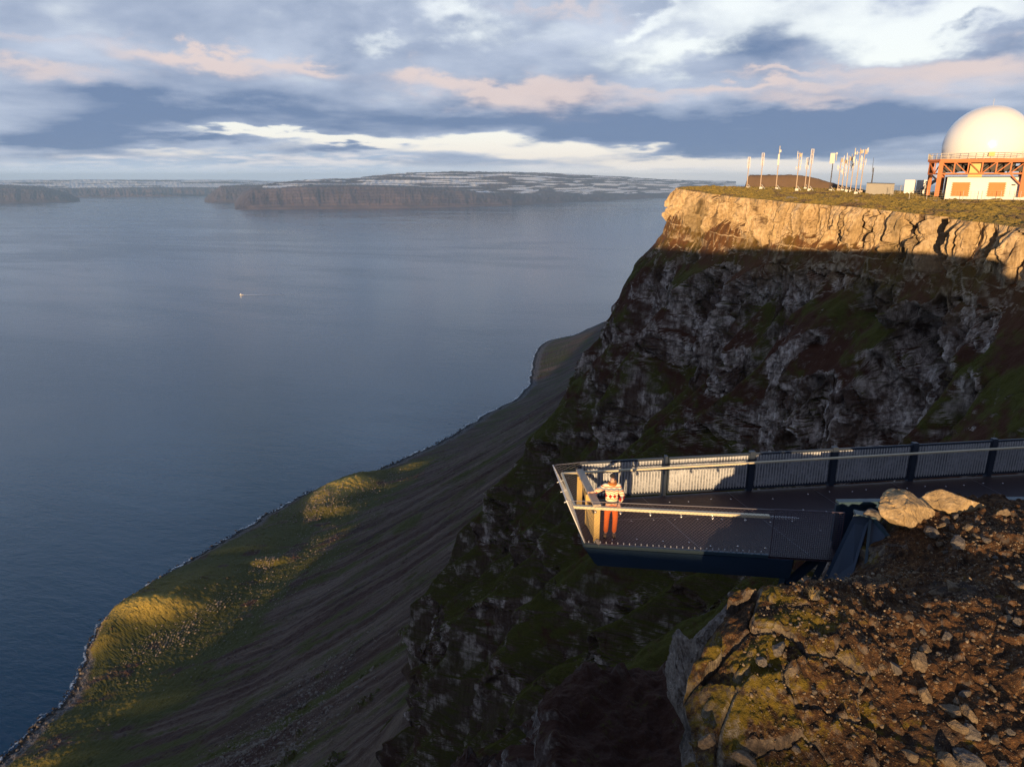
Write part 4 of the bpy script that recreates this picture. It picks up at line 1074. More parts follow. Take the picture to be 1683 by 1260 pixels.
# wire-mesh panels
def mesh_panel(name, a, b, c, d, pitch, r, mat, frame=0.02, diag=True, framemat=None):
    """a-b bottom, d-c top; diagonal wires as thin bars"""
    a, b, c, d = map(Vector, (a, b, c, d)); L = (b - a).length; Hh = (d - a).length
    P = lambda u, v: (a * (1 - u) + b * u) * (1 - v) + (d * (1 - u) + c * u) * v
    m = MB()
    if diag:
        n = int((L + Hh) / pitch)
        for i in range(n):
            s = i * pitch - Hh
            for sg in (1, -1):
                u0, v0, u1, v1 = s / L, 0.0, (s + Hh) / L, 1.0
                if u0 < 0: v0 = -s / Hh; u0 = 0
                if u1 > 1: v1 = (L - s) / Hh; u1 = 1
                if v1 - v0 < 0.02: continue
                if sg < 0: u0, u1 = 1 - u0, 1 - u1
                m.beam(P(u0, v0), P(u1, v1), r, r, (0.3, 1, 0))
    else:
        for i in range(int(L / pitch) + 1): u = i * pitch / L; m.beam(P(u, 0), P(u, 1), r, r, (0, 1, 0))
        for i in range(int(Hh / pitch) + 1): v = i * pitch / Hh; m.beam(P(0, v), P(1, v), r, r, (0, 1, 0))
    o = m.build(name, mat, plat)
    m = MB()
    for p, q in ((a, b), (b, c), (c, d), (d, a)): m.beam(p, q, frame, frame, (0, 1, 0.01))
    m.build('mesh_frame', framemat or M_wire, o)
    return o
NT_, FT_ = Vector((1.36, 16.13, DZ + 1.2)), Vector((1.15, 18.4, DZ + 1.2))
n6 = Vector((6.35, near_y(6.35), DZ + 0.05))
mesh_panel('mesh_panel', NL + Vector((0.02, 0, 0.05)), n6, n6 + Vector((0.0, 0, 1.2)), NT_, 0.085, 0.0026, M_wired, 0.014)
mesh_panel('mesh_panel', N2 + Vector((-0.55, 0.06, -0.05)), N3 + Vector((0, 0, -0.05)), N3 + Vector((0, 0, 1.27)), N2 + Vector((-0.55, 0.06, 1.27)), 0.05, 0.008, M_wired, 0.016, False, M_wired)
mesh_panel('end_panel', FL + Vector((-0.02, 0, 0.06)), NL + Vector((-0.02, 0, 0.06)), NT_, FT_, 0.085, 0.004, M_galv, 0.022, True, M_galv)
mesh_panel('mesh_panel', FL, FL + Vector((0.42, 0.05, 0)), FL + Vector((0.42, 0.05, 1.2)), FT_, 0.075, 0.005, M_wire, 0.014)
# feet of the near panel
m = MB()
for x in np.arange(1.95, 6.3, 0.145): m.box((x, near_y(x) + 0.03, DZ + 0.055), (0.022, 0.022, 0.09))
m.build('panel_foot', M_galv, plat)
# handrails
def rail(a, b, name='handrail', w=0.11, h=0.075, mat=M_rail): return MB().beam(a, b, w, h).build(name, mat, plat, bevel=0.008)
hn = rail((1.56, 16.20, DZ + 1.0), (6.30, near_y(6.3) + 0.14, DZ + 1.0))
for i, x in enumerate((2.1, 2.72, 3.45, 4.2, 4.95, 5.72)):
    m = MB(); m.tube((x, near_y(x) + 0.13, DZ + 0.87), (x, near_y(x) + 0.13, DZ + 0.99), 0.028).ball((x, near_y(x) + 0.09, DZ + 0.88), 0.035, 2); m.build('rail_bracket', M_bolt, hn, smooth=True)
m = MB()
for i in range(9): m.beam((6.30 + i * 0.075, near_y(6.3 + i * 0.075) + 0.12, DZ + 1.03), (6.30 + i * 0.075, near_y(6.3 + i * 0.075) + 0.12, DZ + 0.96), 0.03, 0.02)
m.beam((6.25, near_y(6.25) + 0.13, DZ + 1.0), (6.98, near_y(6.98) + 0.12, DZ + 1.0), 0.02, 0.02); m.build('rail_tail', M_galv, hn)
rail((1.58, 16.18, DZ + 1.0), (1.40, 18.26, DZ + 1.0), w=0.07, h=0.05)
for v in (0.2, 0.5, 0.8):
    p = Vector((1.58, 16.18, DZ + 1.0)).lerp(Vector((1.40, 18.26, DZ + 1.0)), v); MB().tube(p, p + Vector((-0.2, 0, -0.08)), 0.012).build('rail_bracket', M_galv, plat)
rail((1.38, far_y(1.4) - 0.30, DZ + 1.0), (XR, far_y(XR) - 0.16, DZ + 1.0), w=0.075, h=0.055)
# wooden screen inside the far end
scr = MB(); scr.beam((1.90, 18.40, DZ + 1.06), (2.14, 16.12, DZ + 1.06), 0.20, 0.06); scr.build('screen_beam', M_wood, plat, bevel=0.008)
for (x, y, h) in ((1.91, 18.30, 1.03), (2.03, 17.15, 1.03), (2.15, 16.19, 1.03)):
    MB().box((x, y, DZ + h / 2), (0.15, 0.09, h)).build('screen_post', M_woody, plat, bevel=0.006)
m = MB()
for k in range(5):
    z = DZ + 0.12 + k * 0.13
    m.beam((1.99, 17.08, z), (2.11, 16.26, z), 0.03, 0.115)
m.beam((1.93, 18.2, DZ + 0.95), (2.0, 17.2, DZ + 0.62), 0.03, 0.13)
m.build('screen_board', M_woody, plat)
MB().beam((2.15, 16.12, DZ + 0.12), (2.22, 15.98, DZ + 0.02), 0.08, 0.04).build('screen_foot', M_wood, plat)
# far slatted fence
posts = [1.95, 4.46, 7.07, 9.66, 12.25, 14.9, 17.6, 20.3, 23.0, 25.7, 28.4]
fa = math.atan(0.1357)
for i, x in enumerate(posts):
    if i: MB().box((x, far_y(x) + 0.03, DZ + 0.58), (0.16 if i > 1 else 0.08, 0.14, 1.32), fa).build('fence_post', M_post, plat)
for i in range(len(posts) - 1):
    xa, xb = posts[i] + (0.10 if i else 0.0), posts[i + 1] - 0.10
    f = MB()
    top = M_post
    f.beam((xa, far_y(xa), DZ + 1.16), (xb, far_y(xb), DZ + 1.16), 0.05, 0.07)
    f.beam((xa, far_y(xa), DZ + 0.10), (xb, far_y(xb), DZ + 0.10), 0.05, 0.08)
    for x in (xa, xb): f.beam((x, far_y(x), DZ + 0.08), (x, far_y(x), DZ + 1.18), 0.04, 0.04, (0, 1, 0))
    fr = f.build('fence_panel', M_post, plat)
    s = MB()
    for x in np.arange(xa + 0.07, xb - 0.04, 0.088): s.box((x, far_y(x) - 0.030, DZ + 0.63), (0.028, 0.022, 1.0), fa)
    s.build('slat_row', M_galv, fr)
    MB().beam((xa + 0.02, far_y(xa) + 0.012, DZ + 0.63), (xb - 0.02, far_y(xb) + 0.012, DZ + 0.63), 0.006, 0.99).build('backing_sheet', M_back, fr)

# ================================================================== the person on the platform
def skin_obj(name, V, Ed, R, mat, parent, root=0, sub=2):
    me = bpy.data.meshes.new(name); me.from_pydata(V, Ed, []); me.materials.append(mat)
    o = link(bpy.data.objects.new(name, me), parent)
    md = o.modifiers.new('skin', 'SKIN'); md.use_smooth_shade = True
    sv = me.skin_vertices[0].data
    for i, r in enumerate(R): sv[i].radius = (r, r) if isinstance(r, (int, float)) else r
    for i in range(len(V)): sv[i].use_root = (i == root)
    s = o.modifiers.new('subdivision', 'SUBSURF'); s.levels = sub; s.render_levels = sub
    return o
M_skin = plain('skin', (0.62, 0.36, 0.25), 0.55, var=0.08)
M_trous = plain('orange_cloth', (0.50, 0.10, 0.012), 0.85, var=0.18, scale=9, bump=0.3)
M_hat = plain('black_knit', (0.018, 0.016, 0.020), 0.95, var=0.3, scale=30)
M_scarf = plain('rust_scarf', (0.40, 0.14, 0.03), 0.9, var=0.35, scale=25)
M_shoe = plain('shoe_leather', (0.17, 0.13, 0.09), 0.7, var=0.3, scale=12)
M_hair = plain('brown_hair', (0.16, 0.07, 0.025), 0.6, var=0.3, scale=30)
M_eye = plain('eye', (0.03, 0.02, 0.02), 0.3)
def m_sweater(g):
    p = g.coord('Object'); x, y, z = g.sep(p)
    zz = z + (x * 46.0).f('SINE') * 0.010
    tri = ((x * 9.0).f('FRACT') - 0.5).f('ABSOLUTE') * 2.0
    zd = z - 1.165
    dia = (tri * 0.07 + zd.f('ABSOLUTE')).ss(0.066, 0.056)
    core = (((x * 9.0 + 0.5).f('FRACT') - 0.5).f('ABSOLUTE') * 0.11 + zd.f('ABSOLUTE')).ss(0.026, 0.020)
    n = g.noise(p, 60, 3, 0.6)
    c = g.mix((0.74, 0.62, 0.42), (0.86, 0.78, 0.62), n)
    def band(z0, w): return (zz - z0).f('ABSOLUTE').ss(w + 0.006, w - 0.006)
    c = g.mix(c, (0.50, 0.035, 0.025), dia)
    c = g.mix(c, (0.80, 0.70, 0.52), core)
    c = g.mix(c, (0.20, 0.22, 0.27), band(1.355, 0.028))
    c = g.mix(c, (0.62, 0.20, 0.06), band(1.245, 0.010))
    c = g.mix(c, (0.62, 0.20, 0.06), band(1.085, 0.010))
    c = g.mix(c, (0.16, 0.19, 0.24), (z - 0.955).f('ABSOLUTE').ss(0.045, 0.035))
    c = g.mix(c, (0.50, 0.05, 0.03), band(1.305, 0.012))
    c = g.mix(c, (0.55, 0.10, 0.05), (z - 1.41).f('ABSOLUTE').ss(0.014, 0.008))
    return {'Base Color': c, 'Roughness': 0.95, 'Specular IOR Level': 0.1, 'Normal': g.bump(n, 0.5, 0.01)}
M_sweater = material('patterned_knit', m_sweater)
def person():
    px_, py_ = 2.56, 16.55
    r = empty('person', (px_, py_, DZ)); 
    tag(r, 'person in patterned wool sweater, orange trousers and black hat at the railing', 'person')
    hr = Vector((-0.50, 0.24, 1.12)); hl = Vector((0.12, -0.42, 1.055))     # hands on the wooden beam / near rail
    V = [(0, 0, 0.92), (0, 0, 1.10), (0, 0, 1.33), (0, -0.005, 1.45), (0, -0.012, 1.515), (0, -0.025, 1.585), (0, -0.03, 1.66),
         (-0.10, 0, 0.86), (-0.115, -0.03, 0.50), (-0.12, 0.02, 0.10), (-0.15, -0.10, 0.045),
         (0.10, 0, 0.86), (0.105, -0.035, 0.50), (0.095, 0.02, 0.10), (0.085, -0.12, 0.045),
         (-0.165, 0, 1.41), (-0.36, 0.07, 1.24), tuple(hr + Vector((0.07, -0.03, 0.02))), tuple(hr),
         (0.165, 0, 1.41), (0.25, -0.12, 1.17), tuple(hl + Vector((0.02, 0.06, 0.035))), tuple(hl), (0, -0.112, 1.585)]
    Ed = [(0, 1), (1, 2), (2, 3), (3, 4), (4, 5), (5, 6), (0, 7), (7, 8), (8, 9), (9, 10), (0, 11), (11, 12), (12, 13), (13, 14), (2, 15), (15, 16), (16, 17), (17, 18), (2, 19), (19, 20), (20, 21), (21, 22), (5, 23)]
    R = [(0.13, 0.10), (0.115, 0.09), (0.13, 0.09), 0.055, 0.06, (0.078, 0.092), (0.062, 0.075), 0.075, 0.05, 0.035, 0.03, 0.075, 0.05, 0.035, 0.03, 0.055, 0.04, 0.028, 0.034, 0.055, 0.04, 0.028, 0.034, 0.014]
    for hv, base, sgn in ((18, hr, Vector((-1, 0.25, 0))), (22, hl, Vector((-0.15, -1, 0)))):
        sgn.normalize(); side = Vector((-sgn.y, sgn.x, 0))
        for k, (o_, ln) in enumerate(((-0.030, 0.062), (-0.010, 0.074), (0.010, 0.070), (0.030, 0.052))):
            a = base + sgn * 0.03 + side * o_; b = base + sgn * (0.03 + ln * 0.55) + side * o_ * 1.1; c = base + sgn * (0.03 + ln * 0.85) + side * o_ * 1.1 + Vector((0, 0, -0.03))
            i = len(V); V += [tuple(a), tuple(b), tuple(c)]; Ed += [(hv, i), (i, i + 1), (i + 1, i + 2)]; R += [0.011, 0.0095, 0.008]
        i = len(V); t1 = base + side * (0.04 if hv == 22 else -0.04) + sgn * 0.005; V += [tuple(t1), tuple(t1 + sgn * 0.03 + Vector((0, 0, -0.02)))]; Ed += [(hv, i), (i, i + 1)]; R += [0.012, 0.009]
    skin_obj('body', V, Ed, R, M_skin, r)
    V2 = [(0, 0, 0.93), (0, 0, 1.02), (0, -0.005, 1.18), (0, 0, 1.34), (0, -0.005, 1.43), (-0.17, 0.0, 1.405), (-0.37, 0.07, 1.245), tuple(hr + Vector((0.10, -0.04, 0.03))), (0.17, 0, 1.405), (0.262, -0.12, 1.17), tuple(hl + Vector((0.035, 0.10, 0.06)))]
    skin_obj('sweater', V2, [(0, 1), (1, 2), (2, 3), (3, 4), (3, 5), (5, 6), (6, 7), (3, 8), (8, 9), (9, 10)], [(0.165, 0.125), (0.175, 0.135), (0.18, 0.135), (0.165, 0.12), 0.085, 0.085, 0.070, 0.052, 0.085, 0.070, 0.052], M_sweater, r)
    V3 = [(0, 0, 0.95), (0, 0, 0.86), (-0.10, 0, 0.78), (-0.115, -0.03, 0.50), (-0.12, 0.02, 0.08), (0.10, 0, 0.78), (0.105, -0.035, 0.50), (0.095, 0.02, 0.08)]
    skin_obj('trousers', V3, [(0, 1), (1, 2), (2, 3), (3, 4), (1, 5), (5, 6), (6, 7)], [(0.135, 0.105), (0.14, 0.11), 0.095, 0.075, 0.066, 0.095, 0.075, 0.066], M_trous, r)
    for (ax, ay, tx, ty) in ((-0.12, 0.03, -0.165, -0.15), (0.095, 0.03, 0.085, -0.17)):
        skin_obj('shoe', [(ax, ay, 0.06), ((ax + tx) / 2, (ay + ty) / 2, 0.05), (tx, ty, 0.042)], [(0, 1), (1, 2)], [0.055, 0.05, 0.042], M_shoe, r)
    skin_obj('hat', [(0, -0.012, 1.645), (0, -0.010, 1.70), (0, -0.005, 1.755)], [(0, 1), (1, 2)], [(0.096, 0.112), (0.085, 0.098), 0.035], M_hat, r)
    V4 = [(math.cos(a) * 0.088, math.sin(a) * 0.080 - 0.01, 1.475 + 0.012 * math.cos(a * 3)) for a in np.linspace(0, 2 * math.pi, 11)[:-1]]
    skin_obj('scarf', V4, [(i, (i + 1) % 10) for i in range(10)], [0.045] * 10, M_scarf, r, 0, 1)
    skin_obj('hair', [(0.055, 0.03, 1.60), (0.085, 0.0, 1.52), (0.10, -0.03, 1.43)], [(0, 1), (1, 2)], [0.03, 0.028, 0.015], M_hair, r, 0, 1)
    for sx in (-0.030, 0.030): MB().ball((sx, -0.108, 1.612), 0.011, 2).build('eye', M_eye, r, smooth=True, local=True)
    MB().ball((0, -0.106, 1.545), 0.016, 2, (1.3, 0.5, 0.35)).build('mouth', M_scarf, r, smooth=True, local=True)
person()

# ================================================================== radar station on the plateau
M_white = plain('white_shell', (0.74, 0.76, 0.80), 0.22, var=0.03, scale=0.3)
M_wall = plain('white_render', (0.72, 0.72, 0.73), 0.8, var=0.10, scale=0.6)
M_orange = plain('orange_paint', (0.46, 0.145, 0.04), 0.6, var=0.22, scale=0.8)
M_oranged = plain('orange_door', (0.50, 0.175, 0.035), 0.6, var=0.14, scale=0.7)
M_grey = plain('grey_sheet', (0.26, 0.25, 0.24), 0.6, var=0.2, scale=0.8)
M_roofg = plain('roof_felt', (0.12, 0.12, 0.13), 0.8, var=0.2)
M_dark = plain('dark_equipment', (0.05, 0.045, 0.045), 0.7, var=0.4, scale=1.5)
M_yell = plain('yellow_housing', (0.55, 0.45, 0.16), 0.6, var=0.2)
M_pale = plain('pale_railing', (0.46, 0.42, 0.36), 0.6, var=0.2)
M_mastr = plain('rusty_mast_paint', (0.46, 0.36, 0.28), 0.7, var=0.35, scale=1.2)
M_mastw = plain('antenna_white', (0.46, 0.45, 0.44), 0.5, var=0.2)
M_mastd = plain('mast_dark', (0.07, 0.06, 0.055), 0.6, var=0.3)
def polar(az, D): return math.sin(rad(az)) * D, math.cos(rad(az)) * D
def gz(x, y): return float(plateau_height(x, y))
AZD = 32.55
dx_, dy_ = polar(AZD, 212.0); dz_ = gz(dx_, dy_)
print('station ground', dz_)
SB = 646.2                                  # foot level of the station
dome = empty('radar_dome', (dx_, dy_, SB), -rad(AZD))
tag(dome, 'white spherical radar dome standing on an orange steel truss tower', 'radar dome')
LK = dict(local=True)
# sphere cut at the base
bm = bmesh.new(); bmesh.ops.create_uvsphere(bm, u_segments=96, v_segments=64, radius=9.2)
bmesh.ops.bisect_plane(bm, geom=bm.verts[:] + bm.edges[:] + bm.faces[:], plane_co=(0, 0, -3.05), plane_no=(0, 0, -1), clear_outer=True)
bmesh.ops.translate(bm, verts=bm.verts, vec=(0, 0, 11.6))
mb = MB(); mb.bm.free(); mb.bm = bm; mb.build('dome_shell', M_white, dome, smooth=True, local=True)
for (x, h) in ((0, 1.6),): MB().tube((x, 0, 20.6), (x, 0, 20.6 + h), 0.045).build('lightning_rod', M_mastw, dome, **LK)
PL = [(-8.6, -9.6), (8.6, -9.6), (11.4, -6), (11.4, 6), (8.6, 9.6), (-8.6, 9.6), (-11.4, 6), (-11.4, -6)]
m = MB(); m.slab([(x, y, 8.0) for x, y in PL], (0, 0, 1), 0.5); m.build('platform_slab', M_orange, dome, **LK)
m = MB(); rl = MB()
for i in range(8):
    a, b = Vector((*PL[i], 8.5)), Vector((*PL[(i + 1) % 8], 8.5)); n = max(2, int((b - a).length / 1.35))
    for k in range(n): p = a.lerp(b, k / n); rl.beam(p, p + Vector((0, 0, 1.35)), 0.10, 0.10, (0, 1, 0))
    for z in (0.15, 0.5, 0.85, 1.3): rl.beam(a + Vector((0, 0, z)), b + Vector((0, 0, z)), 0.08, 0.10)
rl.build('railing', M_pale, dome, **LK)
MB().box((1.4, -9.75, 9.5), (1.2, 0.2, 0.9)).build('sign_board', M_yell, dome, **LK)
def truss(a, b, z0, z1, n, w=0.34):
    a, b = Vector((*a, 0)), Vector((*b, 0)); t = MB()
    up = Vector((0, 0, 1))
    t.beam(a + up * z1, b + up * z1, w, w); t.beam(a + up * z0, b + up * z0, w, w)
    for k in range(n + 1):
        p = a.lerp(b, k / n); t.beam(p + up * z0, p + up * z1, w * 0.8, w * 0.8, (0, 1, 0))
        if k < n:
            q = a.lerp(b, (k + 1) / n)
            if k < n / 2: t.beam(p + up * z1, q + up * z0, w * 0.6, w * 0.6)
            else: t.beam(p + up * z0, q + up * z1, w * 0.6, w * 0.6)
    t.build('truss', M_orange, dome, **LK)
truss((-8.3, -9.2), (8.3, -9.2), 5.2, 7.85, 6); truss((-8.3, 9.2), (8.3, 9.2), 5.2, 7.85, 6)
truss((-10.9, -5.6), (-10.9, 5.6), 5.2, 7.85, 4); truss((10.9, -5.6), (10.9, 5.6), 5.2, 7.85, 4)
truss((-8.3, -9.2), (-10.9, -5.6), 5.2, 7.85, 2)
for (x, y) in ((-8.3, -9.2), (8.3, -9.2), (-10.9, 4.5), (10.9, -4.5), (-8.3, 9.2), (8.3, 9.2)):
    MB().box((x, y, 4.0), (0.95, 0.8, 8.0)).build('column', M_orange, dome, **LK)
m = MB(); r_ = random.Random(5)
for k in range(26): m.box((r_.uniform(-7.8, 7.6), r_.uniform(-6, 4), r_.uniform(5.8, 7.5)), (r_.uniform(0.5, 2.4), r_.uniform(0.5, 2), r_.uniform(0.4, 1.4)))
m.box((0, 0, 6.7), (13, 8, 1.8)); m.build('equipment', M_dark, dome, **LK)
m = MB(); m.box((-1.2, -7.8, 6.3), (2.4, 1.6, 2.3)).box((-1.2, -7.6, 4.9), (2.8, 1.4, 0.8)); m.build('access_box', M_yell, dome, **LK)
for s in (1, -1): MB().beam((-8.3 , -9.0, 3.4), (-10.9, 4.3, 5.2), 0.3, 0.3).build('brace', M_orange, dome, **LK) if s > 0 else MB().beam((8.3, -9.2, 2.4), (5.5, -9.2, 5.2), 0.3, 0.3).build('brace', M_orange, dome, **LK)

bl = empty('station_building', (dx_, dy_, SB), -rad(AZD))
tag(bl, 'low white station building with orange doors under the radar dome', 'building')
m = MB(); m.box((3.7, -2.2, 1.9), (20.6, 11.6, 5.0)); m.build('wall', M_wall, bl, **LK)
m = MB(); m.box((3.7, -2.2, 4.45), (20.9, 11.9, 0.22)); m.build('roof', M_roofg, bl, **LK)
m = MB(); m.box((15.5, -1.0, 3.0), (7.5, 12.6, 6.8)); m.build('wall', M_wall, bl, **LK)
for x0, x1 in ((-5.3, -1.9), (1.95, 5.1), (8.2, 11.5)):
    d = MB(); d.box(((x0 + x1) / 2, -8.06, 1.65), (x1 - x0, 0.16, 3.2)); dd = d.build('garage_door', M_oranged, bl, **LK)
    f = MB()
    for k in range(8): f.box((x0 - 0.09, -8.08, 0.25 + k * 0.40), (0.22, 0.12, 0.20)).box((x1 + 0.09, -8.08, 0.25 + k * 0.40), (0.22, 0.12, 0.20))
    f.build('door_edge', M_oranged, dd, **LK)
m = MB(); m.box((6.7, -8.1, 1.3), (1.0, 0.12, 2.2)); m.build('side_door', M_wall, bl, **LK)
MB().box((6.7, -8.2, 2.7), (0.7, 0.4, 0.25)).build('wall_lamp', M_dark, bl, **LK)
MB().box((-6.9, -4.0, 2.2), (0.5, 4.0, 4.6)).build('service_duct', M_grey, bl, **LK)

st = empty('stair_block', (*polar(28.95, 226.0), 645.7), -rad(28.95))
tag(st, 'small white block with grey outside stair, left of the dome tower', 'building')
m = MB(); m.box((-1.6, 1.0, 2.0), (2.6, 3.0, 4.6)); m.build('wall', M_wall, st, **LK)
m = MB(); m.box((1.4, 1.2, 1.8), (3.0, 3.0, 4.9)); m.build('wall', M_wall, st, **LK)
m = MB(); m.slab([(-1.2, -0.7, 0.0), (-0.6, -0.7, 0.0), (4.6, -0.7, 3.9), (4.6, -0.7, 4.6), (3.9, -0.7, 4.5)], (0, -1, 0), 1.0); m.build('stair_flight', M_grey, st, **LK)
m = MB(); m.beam((-1.0, -1.6, 1.1), (4.4, -1.6, 5.4), 0.08, 0.08)
for k in range(6): m.beam((-1.0 + k, -1.6, 0.2 + k * 0.78), (-1.0 + k, -1.6, 1.1 + k * 0.8), 0.06, 0.06, (0, 1, 0))
m.build('stair_rail', M_pale, st, **LK)

sx, sy = polar(26.72, 222.0)
sh = empty('storage_shed', (sx, sy, 646.4), -rad(26.72))
tag(sh, 'low grey corrugated shed on the plateau between the masts and the dome', 'shed')
m = MB(); m.box((0, 0, 1.2), (6.6, 4.2, 2.9))
for k in range(26): m.box((-3.3 + k * 0.264, -2.14, 1.2), (0.12, 0.10, 2.85))
m.build('wall', M_grey, sh, **LK)
m = MB(); m.slab([(-3.4, -2.3, 2.68), (3.4, -2.3, 2.50), (3.4, 2.3, 2.6), (-3.4, 2.3, 2.78)], (0, 0, 1), 0.12); m.build('roof', M_roofg, sh, **LK)

# antenna masts
def mast(az, D, h, kind, label, dark=False, lean=0.0):
    h = h * 0.91; x, y = polar(az, D); z = gz(x, y)
    o = empty('antenna_mast', (x, y, z - 0.3), -rad(az)); tag(o, label, 'mast', 'antenna masts on the plateau')
    o.rotation_euler = (0, lean, -rad(az))
    r = random.Random(int(az * 100))
    pm = M_mastd if dark else M_mastr
    m = MB(); m.tube((0, 0, 0), (0, 0, h * 0.97), 0.15, 0.10, 8); m.build('pole', pm, o, **LK)
    m = MB(); m.beam((0.3, 0, 1.6), (1.5, -0.5, 0.2), 0.16, 0.12).box((0.2, 0, 0.5), (0.9, 0.5, 0.8)); m.build('base_strut', M_mastw if r.random() < 0.6 else pm, o, **LK)
    if kind == 'ladder':
        for k in range(3):
            z0 = h * (0.66 + 0.115 * k); m = MB()
            for s in (-1, 1): m.box((s * 0.33, -0.2, z0 + h * 0.05), (0.17, 0.25, h * 0.095))
            m.box((0, -0.2, z0 + h * 0.105), (0.8, 0.2, 0.15)); m.build('antenna', M_mastw, o, **LK)
    elif kind == 'panel':
        MB().box((-0.25, -0.3, h * 0.86), (1.25, 0.5, h * 0.26)).build('antenna', M_mastw, o, **LK)
        m = MB(); m.tube((0.75, 0, h * 0.80), (0.75, 0, h * 1.0), 0.13).box((0.75, 0, h * 0.98), (0.4, 0.3, 0.5)); m.build('antenna', M_mastw, o, **LK)
    elif kind == 'slim':
        MB().box((-0.05, -0.3, h * 0.74), (0.5, 0.35, h * 0.26)).build('antenna', M_mastw, o, **LK)
        m = MB(); m.tube((0, 0, h * 0.88), (0, 0, h * 1.06), 0.13).box((0.2, -0.1, h * 0.94), (0.55, 0.3, 0.7)); m.build('antenna', M_mastw, o, **LK)
    else:
        for k in range(7):
            z0 = h * r.uniform(0.58, 0.98); s = r.choice((-1, 1)); m = MB(); m.box((s * r.uniform(0.45, 0.8), r.uniform(-0.3, 0.3), z0), (0.16, 0.2, r.uniform(0.9, 2.0))).beam((0, 0, z0), (s * 0.7, 0, z0), 0.1, 0.1); m.build('antenna', M_mastw, o, **LK)
        m = MB(); m.box((0.35, -0.2, h * 0.90), (0.5, 0.4, 0.9)); m.build('antenna', M_mastr, o, **LK)
mast(17.8, 238, 10.6, 'ladder', 'pale mast with two thin antenna columns, leftmost of the masts')
mast(18.75, 236, 11.8, 'ladder', 'rusty mast with a narrow frame antenna, second from the left end')
mast(19.85, 233, 13.2, 'slim', 'tall mast with slim white antenna and spike top, third from left')
mast(21.24, 230, 12.4, 'cluster', 'rust red mast with side-mounted boxes, fourth from left')
mast(21.82, 236, 10.2, 'ladder', 'short mast half hidden beside the tall open-frame mast')
mast(22.08, 230, 13.0, 'ladder', 'tall mast with square open white frames, right of the short one')
mast(23.5, 228, 11.9, 'panel', 'dark mast carrying a broad white panel antenna', True)
mast(24.02, 233, 10.6, 'cluster', 'thin rusty mast directly right of the dark panel mast')
mast(24.28, 232, 10.2, 'cluster', 'shortest rusty mast inside the dense right-hand cluster')
mast(24.56, 229, 11.2, 'cluster', 'rusty mast in mid cluster with few small boxes')
mast(24.85, 225, 12.6, 'slim', 'mast in the dense cluster with a long white tube antenna')
mast(25.18, 218, 13.6, 'cluster', 'tallest mast of the cluster, bristling with white antennas')
mast(25.48, 226, 13.4, 'cluster', 'rightmost mast of the dense cluster, its tip covered in antennas')
x, y = polar(26.15, 230)
o = empty('whip_mast', (x, y, gz(x, y)), -rad(26.15)); tag(o, 'thin dark whip mast rising behind the grey shed', 'mast')
MB().tube((0, 0, 0), (0, 0, 6.6), 0.20, 0.12).build('pole', M_mastd, o, **LK); MB().tube((-0.25, 0, 5.5), (-0.35, 0, 9.3), 0.06, 0.04).build('whip', M_mastd, o, **LK)

# chain-link fence in front of the station
def fence(label, pts, hgt=2.3):
    o = empty('chainlink_fence', (pts[0][0], pts[0][1], gz(*pts[0]))); tag(o, label, 'fence')
    P3 = [Vector((x, y, gz(x, y))) for x, y in pts]
    for p in P3: MB().tube(p, p + Vector((0, 0, hgt)), 0.055, None, 6).build('post', M_pale, o)
    m = MB()
    for a, b in zip(P3[:-1], P3[1:]):
        for k in range(5): m.beam(a + Vector((0, 0, 0.1 + k * (hgt - 0.15) / 4)), b + Vector((0, 0, 0.1 + k * (hgt - 0.15) / 4)), 0.018, 0.018)
        n = int((b - a).length / 0.7)
        for k in range(1, n): q = a.lerp(b, k / n); m.beam(q, q + Vector((0, 0, hgt - 0.05)), 0.014, 0.014, (0, 1, 0))
    m.build('wire_mesh', M_pale, o)
fence('thin grey chain-link fence in front of the white station building', [polar(a, 203 - (a - 28) * 0.4) for a in np.arange(28.6, 37.2, 1.05)])
fence('chain-link fence running back beside the grey shed', [polar(a, d) for a, d in ((27.45, 214), (28.0, 222), (28.3, 230), (28.6, 236))])

# pale rocks lying on the turf
for i, (az, D, r, lb) in enumerate(((21.0, 196, 1.3, 'broad flat pale rock at the plateau rim under the masts'), (25.3, 190, 0.7, 'small pale rock on the turf in front of the shed'), (31.8, 192, 0.7, 'pale rock on the turf before the dome tower'), (30.2, 196, 0.6, 'pale rock beside the chain-link fence corner'))):
    x, y = polar(az, D); o = bpy.data.objects.new('field_rock', STONE_MESH[i]); COL.objects.link(o); o.location = (x, y, gz(x, y) + 0.2); o.scale = (r * 1.3, r, r * 0.7); tag(o, lb, 'rock')

# flat-topped knoll farther along the coast
M_knoll = plain('knoll_gravel', (0.13, 0.085, 0.055), 0.95, var=0.35, scale=0.12)
def build_knoll():
    u = np.linspace(-40, 62, 160); v = np.linspace(-30, 40, 90); U, Vv = np.meshgrid(u, v, indexing='ij')
    h = sstep(-29, -24, U) * (1 - 0.42 * sstep(0, 40, U) - 0.5 * sstep(36, 60, U)) * sstep(-24, -12, Vv) * sstep(40, 25, Vv)
    z = 634 + 18.6 * h + fbm(U / 5, Vv / 5, 4, 211) * 0.5 * h
    a = rad(20.9); cx, cy = polar(20.9, 470)
    X_ = cx + U * math.cos(a) + Vv * math.sin(a); Y_ = cy - U * math.sin(a) + Vv * math.cos(a)
    o = grid_mesh('knoll', np.stack([X_, Y_, z], 2), M_knoll, False); tag(o, kind='structure')
build_knoll()

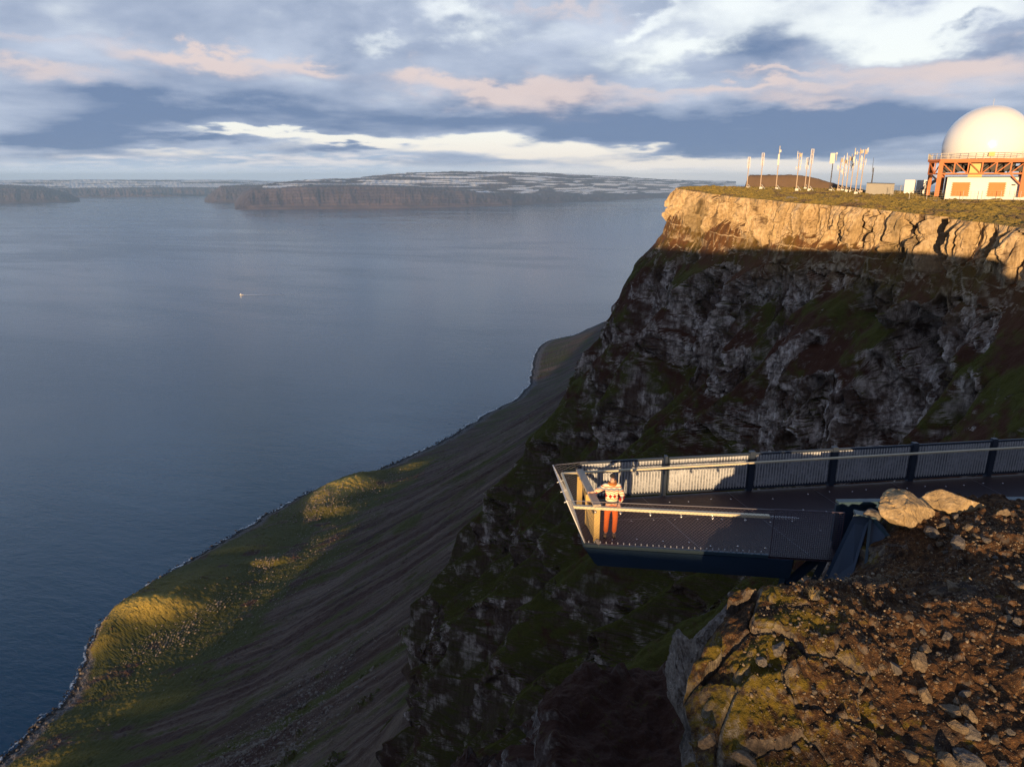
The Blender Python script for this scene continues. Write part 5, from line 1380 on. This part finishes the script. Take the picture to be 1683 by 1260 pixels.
# ================================================================== fishing boat far out on the fjord
bt = empty('fishing_boat', (-1589, 4121, 0.0), rad(4)); tag(bt, 'small white fishing boat heading left with a thin wake behind', 'boat')
bm = bmesh.new(); secs = []
for x, w, zk, zd in ((-11, 0.15, 1.2, 4.4), (-8.5, 1.9, 0.2, 3.8), (-4, 2.8, -0.4, 3.0), (3, 3.0, -0.5, 2.6), (10.5, 2.6, -0.2, 2.7)):
    secs.append([bm.verts.new(p) for p in ((x, -w, zd), (x, -w * 0.8, (zk + zd) * 0.4), (x, 0, zk), (x, w * 0.8, (zk + zd) * 0.4), (x, w, zd))])
for a, b in zip(secs[:-1], secs[1:]):
    for i in range(4): bm.faces.new((a[i], a[i + 1], b[i + 1], b[i]))
    bm.faces.new((a[4], a[0], b[0], b[4]))
bm.faces.new(secs[-1]); bm.faces.new(secs[0][::-1])
mb = MB(); mb.bm.free(); mb.bm = bm; mb.build('hull', M_white, bt, **LK)
MB().box((-4, 0, 5.2), (6, 4.2, 4.6)).box((-4.3, 0, 8.2), (3.4, 3.2, 1.6)).build('wheelhouse', M_white, bt, **LK)
MB().tube((-2.5, 0, 8.5), (-2.5, 0, 14), 0.25).beam((-2.5, 0, 11), (5, 0, 8), 0.2, 0.2).build('mast', M_mastd, bt, **LK)
MB().box((6.5, 0, 3.2), (5, 4.6, 1.2)).build('work_deck', M_oranged, bt, **LK)
def m_wake(g):
    p = g.geo('Position'); n = g.noise(g.vscale(p, (0.02, 0.12, 1)), 1.0, 5, 0.7); k = g.attr('fade')
    return {'Base Color': (0.9, 0.9, 0.9), 'Roughness': 0.7, 'Alpha': (k * (n * 1.8 + 0.5)).clamp() * 0.85}
M_wake = material('wake_foam', m_wake)
u = np.linspace(0, 1, 80); w = np.linspace(-1, 1, 7); U, W_ = np.meshgrid(u, w, indexing='ij')
X_ = -1578 + U * 330; Y_ = 4121 + W_ * (16.0 + U * 26) + U * 22
o = grid_mesh('wake', np.stack([X_, Y_, 0.3 + 2.2 * (1 - U) * (1 - W_ ** 2)], 2), M_wake, True, {'fade': ('FLOAT', (1 - U) ** 1.3 * (1 - np.abs(W_) ** 2))})
tag(o, kind='stuff')
